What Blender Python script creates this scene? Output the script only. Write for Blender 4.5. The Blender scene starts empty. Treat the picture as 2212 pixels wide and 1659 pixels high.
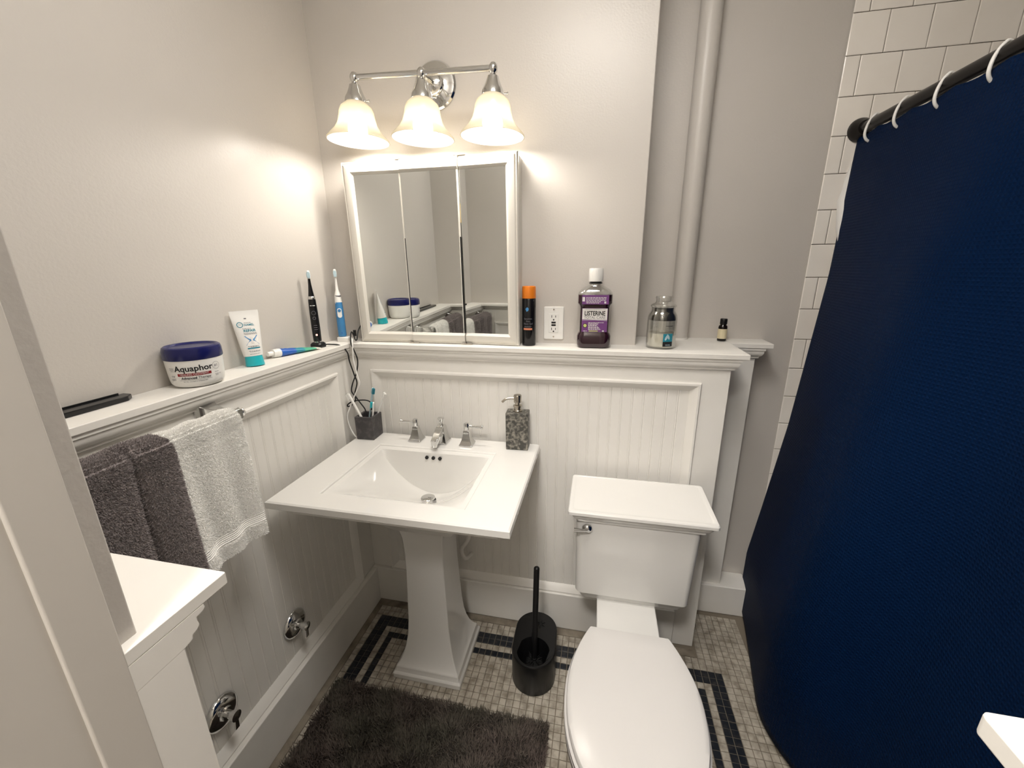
import bpy, bmesh, math, random
import numpy as np
from mathutils import Matrix, Vector
random.seed(7); RNG = np.random.default_rng(7)
SC = bpy.context.scene; COL = SC.collection
PI = math.pi

# ------------------------------------------------------------------ camera
W, H, FPX = 2212, 1659, 875.92
CAM = Vector((0.90396, -1.34664, 1.43890))
YAW, PITCH, ROLL = 0.209189556, 0.278692813, -0.0105886897
_f0 = Vector((-math.sin(YAW), math.cos(YAW), 0)); _r0 = Vector((math.cos(YAW), math.sin(YAW), 0))
FWD = _f0*math.cos(PITCH) + Vector((0, 0, -1))*math.sin(PITCH)
_u0 = _r0.cross(FWD)
RGT = math.cos(ROLL)*_r0 + math.sin(ROLL)*_u0
UPV = -math.sin(ROLL)*_r0 + math.cos(ROLL)*_u0
cd = bpy.data.cameras.new('camera'); cam = bpy.data.objects.new('camera', cd); COL.objects.link(cam)
cd.sensor_fit = 'HORIZONTAL'; cd.sensor_width = 36.0; cd.lens = FPX/W*36.0; cd.clip_start = 0.02
m3 = Matrix((RGT, UPV, -FWD)).transposed()
cam.matrix_world = Matrix.Translation(CAM) @ m3.to_4x4()
SC.camera = cam
def to_px(p):
    d = Vector(p)-CAM; z = d.dot(FWD)
    return (W/2+FPX*d.dot(RGT)/z, H/2-FPX*d.dot(UPV)/z, z)

# ------------------------------------------------------------------ world, exposure
wd = bpy.data.worlds.new('world'); SC.world = wd; wd.use_nodes = True
wd.node_tree.nodes['Background'].inputs[0].default_value = (1.0, 0.95, 0.88, 1)
wd.node_tree.nodes['Background'].inputs[1].default_value = 0.02
vs = SC.view_settings
vs.view_transform = 'Standard'; vs.look = 'None'; vs.gamma = 1.0; vs.use_curve_mapping = False
vs.exposure = 0.5
BULB_STRENGTH = 104.0; CEILING_FILL_STRENGTH = 18.0; HALL_FILL_STRENGTH = 95.0  # vanity bulbs, then the two added out-of-view fill lamps
SC.cycles.use_denoising = True
SC.cycles.max_bounces = 9; SC.cycles.diffuse_bounces = 5; SC.cycles.glossy_bounces = 5
SC.cycles.use_adaptive_sampling = True; SC.cycles.adaptive_threshold = 0.06
SC.cycles.transmission_bounces = 8; SC.cycles.transparent_max_bounces = 12
SC.cycles.sample_clamp_indirect = 6.0
SC.cycles.caustics_reflective = False; SC.cycles.caustics_refractive = False

# ------------------------------------------------------------------ materials
MAT = {}
def mat(name, col, rough=0.5, metal=0.0, spec=0.5, bump=None, var=None, trans=0.0, coat=0.0, sheen=0.0, ior=1.45, emit=None):
    """procedural principled material; bump=(scale, strength, distance), var=(scale, colour2, contrast lo, hi)"""
    m = bpy.data.materials.new(name); m.use_nodes = True; nt = m.node_tree; N = nt.nodes; L = nt.links
    b = N['Principled BSDF']
    b.inputs['Base Color'].default_value = (*col, 1); b.inputs['Roughness'].default_value = rough
    b.inputs['Metallic'].default_value = metal; b.inputs['Specular IOR Level'].default_value = spec
    b.inputs['Transmission Weight'].default_value = trans; b.inputs['Coat Weight'].default_value = coat
    b.inputs['Coat Roughness'].default_value = 0.05; b.inputs['Sheen Weight'].default_value = sheen
    b.inputs['IOR'].default_value = ior
    if emit: b.inputs['Emission Color'].default_value = (*emit[0], 1); b.inputs['Emission Strength'].default_value = emit[1]
    if bump or var:
        tc = N.new('ShaderNodeTexCoord')
        geo = N.new('ShaderNodeNewGeometry')
    if var:
        n = N.new('ShaderNodeTexNoise'); n.inputs['Scale'].default_value = var[0]; n.inputs['Detail'].default_value = 5
        L.new(geo.outputs['Position'], n.inputs['Vector'])
        r = N.new('ShaderNodeMapRange'); r.inputs['From Min'].default_value = var[2]; r.inputs['From Max'].default_value = var[3]
        L.new(n.outputs['Fac'], r.inputs['Value'])
        mx = N.new('ShaderNodeMix'); mx.data_type = 'RGBA'
        mx.inputs[6].default_value = (*col, 1); mx.inputs[7].default_value = (*var[1], 1)
        L.new(r.outputs['Result'], mx.inputs[0]); L.new(mx.outputs[2], b.inputs['Base Color'])
    if bump:
        n = N.new('ShaderNodeTexNoise'); n.inputs['Scale'].default_value = bump[0]; n.inputs['Detail'].default_value = 3
        L.new(geo.outputs['Position'], n.inputs['Vector'])
        bp = N.new('ShaderNodeBump'); bp.inputs['Strength'].default_value = bump[1]; bp.inputs['Distance'].default_value = bump[2]
        L.new(n.outputs['Fac'], bp.inputs['Height']); L.new(bp.outputs['Normal'], b.inputs['Normal'])
    MAT[name] = m
    return m
mat('wall_paint', (0.56, 0.53, 0.495), 0.34, spec=0.36, bump=(170, 0.25, 0.0016), var=(1.6, (0.535, 0.505, 0.465), 0.35, 0.7))
mat('jamb_paint', (0.56, 0.53, 0.485), 0.42, spec=0.35, bump=(40, 0.06, 0.001))
mat('trim_paint', (0.78, 0.76, 0.72), 0.46, spec=0.32, bump=(60, 0.10, 0.001), var=(9, (0.745, 0.725, 0.68), 0.4, 0.8))
mat('ceiling_paint', (0.82, 0.80, 0.76), 0.8)
mat('porcelain', (0.71, 0.70, 0.675), 0.09, spec=0.5, coat=0.3)
mat('chrome', (0.72, 0.72, 0.71), 0.10, metal=1.0)
mat('nickel', (0.50, 0.46, 0.40), 0.22, metal=1.0)
mat('dark_metal', (0.010, 0.008, 0.007), 0.32, metal=0.2)
mat('brass', (0.75, 0.58, 0.28), 0.3, metal=1.0)
mat('cabinet_paint', (0.66, 0.635, 0.58), 0.32, spec=0.45)
mat('mirror', (0.82, 0.84, 0.82), 0.015, metal=1.0)
mat('black_rubber', (0.006, 0.006, 0.006), 0.6)
mat('black_plastic', (0.0045, 0.0045, 0.005), 0.38)
mat('black_gloss', (0.006, 0.006, 0.007), 0.18)
mat('white_plastic', (0.80, 0.79, 0.76), 0.3)
mat('seat_plastic', (0.62, 0.605, 0.59), 0.22)
mat('clear_plastic', (0.80, 0.80, 0.78), 0.25)
mat('navy_plastic', (0.008, 0.010, 0.085), 0.25)
mat('teal_plastic', (0.02, 0.42, 0.48), 0.3)
mat('blue_plastic', (0.055, 0.22, 0.46), 0.35)
mat('pale_blue', (0.42, 0.55, 0.60), 0.35)
mat('green_print', (0.06, 0.36, 0.22), 0.35)
mat('blue_print', (0.02, 0.10, 0.42), 0.35)
mat('teal_print', (0.02, 0.22, 0.30), 0.4)
mat('orange_plastic', (0.72, 0.20, 0.015), 0.35)
mat('salmon_print', (0.62, 0.22, 0.12), 0.4)
mat('ink_black', (0.006, 0.006, 0.008), 0.5)
mat('ink_grey', (0.16, 0.16, 0.18), 0.5)
mat('ink_red', (0.24, 0.006, 0.010), 0.45)
mat('ink_white', (0.75, 0.74, 0.72), 0.5)
mat('ink_purple', (0.16, 0.05, 0.20), 0.45)
mat('label_white', (0.74, 0.72, 0.70), 0.4)
mat('label_cream', (0.70, 0.62, 0.42), 0.5)
mat('label_lime', (0.55, 0.60, 0.20), 0.5)
mat('plum_liquid', (0.020, 0.0045, 0.010), 0.06, spec=0.6, coat=0.5)
mat('amber_dark', (0.008, 0.005, 0.004), 0.1)
mat('wax', (0.86, 0.81, 0.70), 0.4)
mat('soot_glass', (0.05, 0.045, 0.035), 0.1)
mat('stone_dark', (0.050, 0.047, 0.050), 0.45, bump=(90, 0.5, 0.002), var=(45, (0.11, 0.10, 0.10), 0.45, 0.72))
mat('stone_grey', (0.050, 0.048, 0.042), 0.5, bump=(110, 0.5, 0.002), var=(95, (0.24, 0.225, 0.19), 0.44, 0.66))
mat('grout_floor', (0.19, 0.16, 0.122), 0.85, bump=(120, 0.4, 0.002))
mat('cement_strip', (0.27, 0.235, 0.185), 0.8, bump=(70, 0.4, 0.003), var=(14, (0.12, 0.095, 0.07), 0.4, 0.7))
mat('tile_light', (0.46, 0.42, 0.355), 0.35, var=(34, (0.24, 0.21, 0.165), 0.40, 0.68))
mat('tile_dark', (0.010, 0.013, 0.019), 0.28, var=(45, (0.045, 0.040, 0.038), 0.5, 0.75))
mat('wall_tile', (0.90, 0.86, 0.80), 0.16, var=(7, (0.86, 0.815, 0.75), 0.4, 0.7))
mat('grout_wall', (0.10, 0.085, 0.065), 0.9)
mat('towel_white', (0.95, 0.94, 0.91), 0.95, sheen=0.3)
mat('towel_grey', (0.27, 0.235, 0.23), 0.95, sheen=0.3)
mat('rug_base', (0.03, 0.024, 0.021), 0.95)
mat('rug_pile', (0.165, 0.128, 0.112), 0.85, var=(5, (0.115, 0.105, 0.080), 0.4, 0.65))
mat('liner_plastic', (0.78, 0.77, 0.75), 0.3)
mat('glow_red', (0.8, 0.2, 0.1), 0.4, emit=((1.0, 0.45, 0.30), 2.5))
mat('seal_black', (0.01, 0.01, 0.01), 0.5)
mat('bulb', (1, 1, 1), 0.5, emit=((1.0, 0.93, 0.84), BULB_STRENGTH))
mat('ceiling_fill_glow', (1, 1, 1), 0.5, emit=((1.0, 0.955, 0.90), CEILING_FILL_STRENGTH))  # glow of the added fill lamp over the bathroom
mat('hall_fill_glow', (1, 1, 1), 0.5, emit=((1.0, 0.955, 0.90), HALL_FILL_STRENGTH))  # glow of the added fill lamp in the hall
# clear glass that lets light straight through, with a glossy surface
def glass_mat(name, tint, refl=0.12):
    m = bpy.data.materials.new(name); m.use_nodes = True; nt = m.node_tree; N = nt.nodes; L = nt.links
    N.remove(N['Principled BSDF']); out = N['Material Output']
    t = N.new('ShaderNodeBsdfTransparent'); t.inputs[0].default_value = (*tint, 1)
    g = N.new('ShaderNodeBsdfGlossy'); g.inputs['Roughness'].default_value = 0.04; g.inputs[0].default_value = (0.9, 0.9, 0.9, 1)
    lw = N.new('ShaderNodeLayerWeight'); lw.inputs[0].default_value = 0.35
    r = N.new('ShaderNodeMapRange'); r.inputs['To Min'].default_value = refl*0.4; r.inputs['To Max'].default_value = 0.75
    mx = N.new('ShaderNodeMixShader')
    L.new(lw.outputs['Facing'], r.inputs['Value']); L.new(r.outputs['Result'], mx.inputs[0])
    L.new(t.outputs[0], mx.inputs[1]); L.new(g.outputs[0], mx.inputs[2]); L.new(mx.outputs[0], out.inputs[0])
    MAT[name] = m
glass_mat('glass_clear', (0.965, 0.97, 0.955), 0.2)
# frosted lamp glass: scatters and passes light
def frosted():
    m = bpy.data.materials.new('frosted_glass'); m.use_nodes = True; nt = m.node_tree; N = nt.nodes; L = nt.links
    N.remove(N['Principled BSDF']); out = N['Material Output']
    tl = N.new('ShaderNodeBsdfTranslucent'); tl.inputs[0].default_value = (0.22, 0.20, 0.16, 1)
    df = N.new('ShaderNodeBsdfDiffuse'); df.inputs[0].default_value = (0.64, 0.605, 0.52, 1)
    tr = N.new('ShaderNodeBsdfTransparent'); tr.inputs[0].default_value = (0.93, 0.895, 0.82, 1)
    gl = N.new('ShaderNodeBsdfGlossy'); gl.inputs['Roughness'].default_value = 0.2
    a = N.new('ShaderNodeMixShader'); a.inputs[0].default_value = 0.45
    b = N.new('ShaderNodeMixShader'); b.inputs[0].default_value = 0.20
    c = N.new('ShaderNodeMixShader'); c.inputs[0].default_value = 0.04
    L.new(tl.outputs[0], a.inputs[1]); L.new(df.outputs[0], a.inputs[2])
    L.new(a.outputs[0], b.inputs[1]); L.new(tr.outputs[0], b.inputs[2])
    L.new(b.outputs[0], c.inputs[1]); L.new(gl.outputs[0], c.inputs[2]); L.new(c.outputs[0], out.inputs[0])
    MAT['frosted_glass'] = m
frosted()
# waffle-weave navy cloth
def waffle():
    m = mat('curtain_cloth', (0.0012, 0.0086, 0.035), 0.55, spec=0.09)
    nt = m.node_tree; N = nt.nodes; L = nt.links; b = N['Principled BSDF']
    b.inputs['Sheen Tint'].default_value = (0.15, 0.35, 0.9, 1); b.inputs['Sheen Roughness'].default_value = 0.4
    b.inputs['Specular Tint'].default_value = (0.18, 0.38, 0.95, 1)
    uv = N.new('ShaderNodeUVMap'); s = N.new('ShaderNodeSeparateXYZ'); L.new(uv.outputs[0], s.inputs[0])
    def sn(o):
        k = N.new('ShaderNodeMath'); k.operation = 'MULTIPLY'; k.inputs[1].default_value = 2*PI/0.0085; L.new(o, k.inputs[0])
        q = N.new('ShaderNodeMath'); q.operation = 'SINE'; L.new(k.outputs[0], q.inputs[0]); return q.outputs[0]
    p = N.new('ShaderNodeMath'); p.operation = 'MAXIMUM'; L.new(sn(s.outputs[0]), p.inputs[0]); L.new(sn(s.outputs[1]), p.inputs[1])
    bp = N.new('ShaderNodeBump'); bp.inputs['Strength'].default_value = 0.55; bp.inputs['Distance'].default_value = 0.0012
    L.new(p.outputs[0], bp.inputs['Height']); L.new(bp.outputs[0], b.inputs['Normal'])
waffle()

# ------------------------------------------------------------------ mesh builder
class MB:
    def __init__(s): s.v = []; s.f = []; s.uv = None
    def add(s, vs, fs):
        o = len(s.v); s.v += [tuple(p) for p in vs]; s.f += [tuple(i+o for i in q) for q in fs]; return s
    def box(s, x0, x1, y0, y1, z0, z1):
        return s.add([(x0,y0,z0),(x1,y0,z0),(x1,y1,z0),(x0,y1,z0),(x0,y0,z1),(x1,y0,z1),(x1,y1,z1),(x0,y1,z1)],
                     [(0,3,2,1),(4,5,6,7),(0,1,5,4),(1,2,6,5),(2,3,7,6),(3,0,4,7)])
    def loft(s, loops, cap0=True, cap1=True, closed=True):
        n = len(loops[0]); vs = [p for l in loops for p in l]; fs = []
        for i in range(len(loops)-1):
            for j in range(n if closed else n-1):
                k = (j+1) % n; fs.append((i*n+j, i*n+k, (i+1)*n+k, (i+1)*n+j))
        if cap0: fs.append(tuple(range(n-1, -1, -1)))
        if cap1: fs.append(tuple((len(loops)-1)*n+j for j in range(n)))
        return s.add(vs, fs)
    def prism(s, poly, z0, z1):
        return s.loft([[(x, y, z0) for x, y in poly], [(x, y, z1) for x, y in poly]])
    def lathe(s, prof, n=32, c=(0,0,0), M=None, cap0=True, cap1=True):
        loops = []
        for r, z in prof:
            l = []
            for j in range(n):
                a = 2*PI*j/n; p = Vector((r*math.cos(a), r*math.sin(a), z))
                if M is not None: p = M @ p
                l.append(tuple(p+Vector(c)))
            loops.append(l)
        return s.loft(loops, cap0, cap1)
    def lathe_closed(s, prof, n=40, c=(0,0,0)):
        """closed profile ring (hollow shell)"""
        loops = []
        for r, z in prof+prof[:1]:
            loops.append([(c[0]+r*math.cos(2*PI*j/n), c[1]+r*math.sin(2*PI*j/n), c[2]+z) for j in range(n)])
        return s.loft(loops, False, False)
    def tube(s, path, r, n=10, cap=True):
        P = [Vector(p) for p in path]; loops = []
        t = (P[1]-P[0]).normalized(); up = Vector((0,0,1)) if abs(t.z) < .9 else Vector((1,0,0))
        nrm = (up-t*up.dot(t)).normalized()
        for i, p in enumerate(P):
            a = P[max(i-1,0)]; b = P[min(i+1,len(P)-1)]; t = (b-a).normalized()
            nrm = (nrm-t*nrm.dot(t)).normalized(); bi = t.cross(nrm)
            ri = r[i] if isinstance(r, (list, tuple)) else r
            loops.append([tuple(p+ri*(math.cos(2*PI*j/n)*nrm+math.sin(2*PI*j/n)*bi)) for j in range(n)])
        return s.loft(loops, cap, cap)
    def grid(s, P):
        nu, nv = P.shape[:2]; fs = []
        for i in range(nu-1):
            for j in range(nv-1): fs.append((i*nv+j, (i+1)*nv+j, (i+1)*nv+j+1, i*nv+j+1))
        return s.add(P.reshape(-1,3).tolist(), fs)
    def xf(s, M): s.v = [tuple(M @ Vector(p)) for p in s.v]; return s
    def build(s, name, m, parent=None, smooth=None, bevel=None, seg=2, recalc=True):
        me = bpy.data.meshes.new(name); me.from_pydata(s.v, [], s.f)
        if recalc:
            bm = bmesh.new(); bm.from_mesh(me); bmesh.ops.recalc_face_normals(bm, faces=bm.faces); bm.to_mesh(me); bm.free()
        me.materials.append(MAT[m])
        if smooth is not None:
            me.shade_smooth(); me.set_sharp_from_angle(angle=math.radians(smooth))
        o = bpy.data.objects.new(name, me); COL.objects.link(o)
        if parent: o.parent = parent
        if bevel:
            b = o.modifiers.new('bevel', 'BEVEL'); b.width = bevel; b.segments = seg; b.limit_method = 'ANGLE'; b.angle_limit = math.radians(35)
            if smooth is None: me.shade_smooth(); me.set_sharp_from_angle(angle=math.radians(30)); b.harden_normals = True
        return o
def tag(o, label, cat, group=None, kind=None):
    o['label'] = label; o['category'] = cat
    if group: o['group'] = group
    if kind: o['kind'] = kind
    return o
def thing(name, label, cat, loc=(0,0,0), rot=(0,0,0), group=None):
    o = bpy.data.objects.new(name, None); COL.objects.link(o); o.location = loc; o.rotation_euler = rot
    o.empty_display_size = 0.05
    return tag(o, label, cat, group)
def struct(name, label, cat):
    o = bpy.data.objects.new(name, None); COL.objects.link(o); return tag(o, label, cat, kind='structure')
def copy_of(o, parent, loc=None):
    c = o.copy(); COL.objects.link(c); c.parent = parent
    if loc is not None: c.location = loc
    return c
def spline(pts, n=8):
    P = [Vector(p) for p in pts]; P = [2*P[0]-P[1]]+P+[2*P[-1]-P[-2]]; out = []
    for i in range(1, len(P)-2):
        a, b, c, d = P[i-1:i+3]
        for k in range(n):
            t = k/n
            out.append(0.5*((2*b)+(c-a)*t+(2*a-5*b+4*c-d)*t*t+(-a+3*b-3*c+d)*t**3))
    return out+[P[-2]]
def rrect(hx, hy, r, n=6, cx=0, cy=0):
    out = []
    for k, (sx, sy) in enumerate(((1,1),(-1,1),(-1,-1),(1,-1))):
        for i in range(n+1):
            a = PI/2*k+PI/2*i/n
            out.append((cx+sx*(hx-r)+r*math.cos(a), cy+sy*(hy-r)+r*math.sin(a)))
    return out
_tx = {}
def text_geo(s, size, bold=0.0, align='CENTER', xs=1.0):
    key = (s, bold, align)
    if key not in _tx:
        c = bpy.data.curves.new('lettering', 'FONT'); c.body = s; c.size = 1.0; c.align_x = align; c.align_y = 'CENTER'
        c.offset = bold; c.resolution_u = 3
        o = bpy.data.objects.new('lettering', c); COL.objects.link(o)
        me = bpy.data.meshes.new_from_object(o.evaluated_get(bpy.context.evaluated_depsgraph_get()))
        _tx[key] = ([tuple(v.co) for v in me.vertices], [tuple(p.vertices) for p in me.polygons])
        bpy.data.objects.remove(o); bpy.data.meshes.remove(me); bpy.data.curves.remove(c)
    v, f = _tx[key]
    return [(x*size*xs, y*size) for x, y, z in v], f
def rect_geo(x0, x1, y0, y1, n=1):
    v = []; f = []
    for i in range(n+1): x = x0+(x1-x0)*i/n; v += [(x, y0), (x, y1)]
    for i in range(n): f.append((2*i, 2*i+2, 2*i+3, 2*i+1))
    return v, f
def disc_geo(r, n=24, cx=0, cy=0): return [(cx+r*math.cos(2*PI*i/n), cy+r*math.sin(2*PI*i/n)) for i in range(n)], [tuple(range(n))]
def ring_geo(r0, r1, n=28, cx=0, cy=0):
    v = [(cx+r*math.cos(2*PI*i/n), cy+r*math.sin(2*PI*i/n)) for r in (r0, r1) for i in range(n)]
    return v, [(i, (i+1) % n, n+(i+1) % n, n+i) for i in range(n)]
def shift(g, dx, dy): return [(x+dx, y+dy) for x, y in g[0]], g[1]
def on_cyl(mb, g, R, th0, eps=0.0004):
    """wrap flat geometry (x along, y = height) round the z axis; R is a radius or a function of height"""
    out = []
    for x, y in g[0]:
        r = (R(y) if callable(R) else R)+eps; a = th0+x/r
        out.append((r*math.cos(a), r*math.sin(a), y))
    mb.add(out, g[1]); return mb
def on_plane(mb, g, O, U, V, eps=0.0):
    O = Vector(O); U = Vector(U).normalized(); V = Vector(V).normalized(); Nn = U.cross(V)
    mb.add([tuple(O+U*x+V*y+Nn*eps) for x, y in g[0]], g[1]); return mb
def print_lines(x0, x1, y, h, k=1, seed=0):
    """a line of fine print too small to read: short dashes"""
    r = random.Random(seed); out = []; x = x0
    while x < x1-h:
        w = min(r.uniform(2.0, 5.0)*h, x1-x); out.append(rect_geo(x, x+w, y-h/2, y+h/2)); x += w+h*0.9
    return out

# ------------------------------------------------------------------ the room: main sizes (metres)
ZL = 1.1747            # top of the wainscot ledge
YF, XF = 0.020, -0.025 # wainscot faces of the back and left walls
YU, XU = 0.112, -0.102 # plaster faces above the ledge
YD = 0.308             # deep part of the back wall
YN = -1.1655           # front wall, with the doorway the camera looks through
XR = 2.32; ZC = 2.50
XE = 1.3265            # end of the low back wall
XT = 1.607             # tiles start here
CAPP = [(0,1.158),(0.022,1.158),(0.022,1.150),(0.019,1.147),(0.0185,1.139),(0.014,1.130),(0.008,1.126),(0.008,1.121),(0,1.117)]
LEDGE_T = 0.0165
def molding(path, prof):
    """sweep profile (offset, z) along plan points (x, y, nx, ny)"""
    mb = MB(); loops = [[(x+nx*o, y+ny*o, z) for o, z in prof] for x, y, nx, ny in path]
    return mb.loft(loops)
def ring_molding(rect, prof, fn):
    """mitred panel moulding; fn maps (u, w, height) to space"""
    u0, u1, w0, w1 = rect; loops = []
    for o, h in prof+prof[:1]:
        loops.append([fn(u0+o, w0+o, h), fn(u1-o, w0+o, h), fn(u1-o, w1-o, h), fn(u0+o, w1-o, h)])
    return MB().loft(loops, False, False)
PMP = [(0,-0.004),(0,0.006),(0.003,0.010),(0.009,0.011),(0.013,0.008),(0.022,0.001),(0.029,-0.006),(0.032,-0.010),(0.032,-0.016)]
BEADW = 0.0365
def bead_mesh(name, h, fn, w=BEADW):
    """one beaded board: local u 0..w, height 0..h"""
    g = 0.0025
    prof = [(0,-0.0018),(g*0.35,-0.0014),(g*0.8,0),(w-0.0072,0),(w-0.0064,-0.0011),(w-0.0050,-0.0001),(w-0.0036,0.0002),(w-0.0022,-0.0001),(w-0.0009,-0.0014),(w,-0.0018),(w,-0.012),(0,-0.012)]
    mb = MB().loft([[fn(u, 0, v) for u, v in prof], [fn(u, h, v) for u, v in prof]])
    return mb

# floor -------------------------------------------------------------
floor = struct('floor', 'grey mosaic tile floor with a dark double border', 'floor')
MB().box(XU, XR, YN-0.14, YD, -0.10, -0.0015).build('grout_bed', 'grout_floor', floor)
MB().box(-0.001, 0.024, -1.14, 0.002, -0.0015, 0.0012).build('cement_strip', 'cement_strip', floor)
MB().box(0.024, XE, -0.030, 0.002, -0.0015, 0.0012).build('cement_strip', 'cement_strip', floor)
TP = 0.0243; TW = 0.0222
def tile_unit(w, z1, c=0.0012, z0=-0.0015):
    h = w/2
    return ([(-h,-h,z0),(h,-h,z0),(h,h,z0),(-h,h,z0),(-h,-h,z1-c),(h,-h,z1-c),(h,h,z1-c),(-h,h,z1-c),(-h+c,-h+c,z1),(h-c,-h+c,z1),(h-c,h-c,z1),(-h+c,h-c,z1)],
            [(0,1,5,4),(1,2,6,5),(2,3,7,6),(3,0,4,7),(4,5,9,8),(5,6,10,9),(6,7,11,10),(7,4,8,11),(8,9,10,11)])
TV, TF = tile_unit(TW, 0.0015)
def is_dark(i, j):
    # i: columns from x=0.0245, j: rows from y=-0.0365 towards the room
    il, ir = 1, 56; jb = 2
    dl = i-il; dr = ir-i; db = j-jb
    if dl < 0 or dr < 0 or db < 0: return False
    d = min(dl, dr, db)
    return d in (0, 1, 3)
cand = []
NI, NJ0, NJ1 = 62, -15, 46
for i in range(NI):
    x = 0.0365+i*TP
    for j in range(NJ0, NJ1):
        y = -0.0425-j*TP
        if y > 0.012 and x < 1.345: continue
        if y > -0.036 and x < XE+0.015: continue
        if y > 0.195 or x > 1.56: continue
        cand.append((x, y, is_dark(i, j)))
def tile_seen(x, y):
    px, py, z = to_px((x, y, 0))
    if z < .1 or not (0 < px < W and 0 < py < H-4): return False
    if x < 0.835 and y < -0.365: return False                      # rug
    if .235 < x < .495 and -.325 < y < -.07: return False          # pedestal
    if px > 1590+max(0, (py-1330))*0.33: return False              # curtain
    if 1108 < px < 1204 and 1320 < py < 1500: return False         # brush holder
    if 1225 < px < 1512 and py > 1360: return False                # toilet
    if 1240 < px < 1490 and py < 1340: return False
    if 870 < px < 1010 and py < 1350: return False
    return True
seen = sorted([t for t in cand if tile_seen(t[0], t[1])], key=lambda t: (Vector((t[0], t[1], 0))-CAM).length)
single = set(seen[:300])
tm = {}
for dk in (False, True):
    me = bpy.data.meshes.new('floor_tile'); me.from_pydata(TV, [], TF); me.materials.append(MAT['tile_dark' if dk else 'tile_light']); tm[dk] = me
for x, y, dk in seen[:300]:
    o = bpy.data.objects.new('floor_tile', tm[dk]); COL.objects.link(o); o.parent = floor
    o.location = (x, y, random.uniform(-0.0005, 0.0004)); o.rotation_euler = (random.uniform(-.012,.012), random.uniform(-.012,.012), random.uniform(-.03,.03))
for dk in (False, True):
    mb = MB()
    for t in cand:
        if t[2] != dk or t in single: continue
        dz = random.uniform(-0.0005, 0.0004); a = random.uniform(-.03, .03); ca, sa = math.cos(a), math.sin(a)
        mb.add([(t[0]+vx*ca-vy*sa, t[1]+vx*sa+vy*ca, vz+dz) for vx, vy, vz in TV], TF)
    o = mb.build('mosaic_field', 'tile_dark' if dk else 'tile_light', floor, recalc=False); o['kind'] = 'stuff'

# ceiling and plaster walls ------------------------------------------
c = MB().box(XU-.1, XR+.1, YN-.1, YD+.1, ZC, ZC+0.1).build('ceiling', 'ceiling_paint'); tag(c, 'plain white painted bathroom ceiling', 'ceiling', kind='structure')
wb = struct('wall_back', 'grey beige painted back wall stepping back beside the pipe', 'wall')
MB().box(XU-.1, 1.037, YU, YD+.1, ZL-.004, ZC).build('plaster', 'wall_paint', wb, bevel=0.004)
MB().box(1.037, XR, YD, YD+.1, 0, ZC).build('plaster', 'wall_paint', wb)
# square wall tiles in running bond, on the back wall by the tub
MB().box(XT+0.006, XR, YD-0.006, YD, 0.30, ZC).build('grout_bed', 'grout_wall', wb)
TS = 0.1090
zrow0 = 2.3474*0.92
shapes = {}
def wtile(w, h):
    k = (round(w,4), round(h,4))
    if k not in shapes:
        c_ = 0.0022; t = 0.0035; hw, hh = w/2, h/2
        vs_ = [(-hw,0,-hh),(hw,0,-hh),(hw,0,hh),(-hw,0,hh),(-hw,-t+.001,-hh),(hw,-t+.001,-hh),(hw,-t+.001,hh),(-hw,-t+.001,hh),(-hw+c_,-t,-hh+c_),(hw-c_,-t,-hh+c_),(hw-c_,-t,hh-c_),(-hw+c_,-t,hh-c_)]
        fs_ = [(0,1,5,4),(1,2,6,5),(2,3,7,6),(3,0,4,7),(4,5,9,8),(5,6,10,9),(6,7,11,10),(7,4,8,11),(8,9,10,11)]
        me = bpy.data.meshes.new('wall_tile'); me.from_pydata(vs_, [], fs_); me.materials.append(MAT['wall_tile']); shapes[k] = me
    return shapes[k]
GAP = 0.0022
for r in range(-3, 17):
    z1 = zrow0-r*TS; z0 = z1-TS
    if z0 > ZC-.02: continue
    z1 = min(z1, ZC)
    first = 1.8537*0.92 if r % 2 == 0 else 1.7928*0.92    # a vertical joint of this row
    xs = [first+k*TS for k in range(-2, 8)]; xs = [XT-0.0005]+[x for x in xs if XT+.012 < x < XR-.02]+[XR]
    for a, b in zip(xs, xs[1:]):
        o = bpy.data.objects.new('wall_tile', wtile(b-a-GAP, z1-z0-GAP)); COL.objects.link(o); o.parent = wb
        o.location = ((a+b)/2, YD-0.006, (z0+z1)/2); o.rotation_euler = (random.uniform(-.004,.004), random.uniform(-.003,.003), random.uniform(-.004,.004))
wl = struct('wall_left', 'pale grey beige glossy painted wall on the left', 'wall')
MB().box(XU-.1, XU, YN, YU+.02, ZL-.004, ZC).build('plaster', 'wall_paint', wl)
wr = MB().box(XR, XR+.1, YN, YD, 0, ZC).build('wall_right', 'wall_paint'); tag(wr, 'plain wall at the far side of the bathtub', 'wall', kind='structure')
wf = struct('wall_front', 'grey beige painted wall opposite the mirror', 'wall')
MB().box(XU-.1, 0.5715, YN-.135, YN, ZL-0.01, ZC).build('plaster', 'wall_paint', wf, bevel=0.0015)
MB().box(1.158, XR+.1, YN-.135, YN, 0, ZC).build('plaster', 'wall_paint', wf, bevel=0.0015)
MB().box(0.5715, 1.158, YN-.135, YN, 2.08, ZC).build('plaster', 'wall_paint', wf)
# the hall the camera stands in
hw_ = struct('wall_hall', 'plain painted hall walls behind the doorway', 'wall')
MB().box(-0.2, 2.4, -2.40, -2.30, 0, ZC).build('plaster', 'wall_paint', hw_)
MB().box(-0.3, -0.2, -2.4, YN-.135, 0, ZC).build('plaster', 'wall_paint', hw_)
MB().box(2.4, 2.5, -2.4, YN-.135, 0, ZC).build('plaster', 'wall_paint', hw_)
MB().box(-0.3, 2.5, -2.4, YN-.1, ZC, ZC+.1).build('hall_ceiling', 'ceiling_paint', hw_)
MB().box(-0.3, 2.5, -2.4, YN-.14, -0.1, -0.0015).build('hall_floor', 'cement_strip', hw_)

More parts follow.
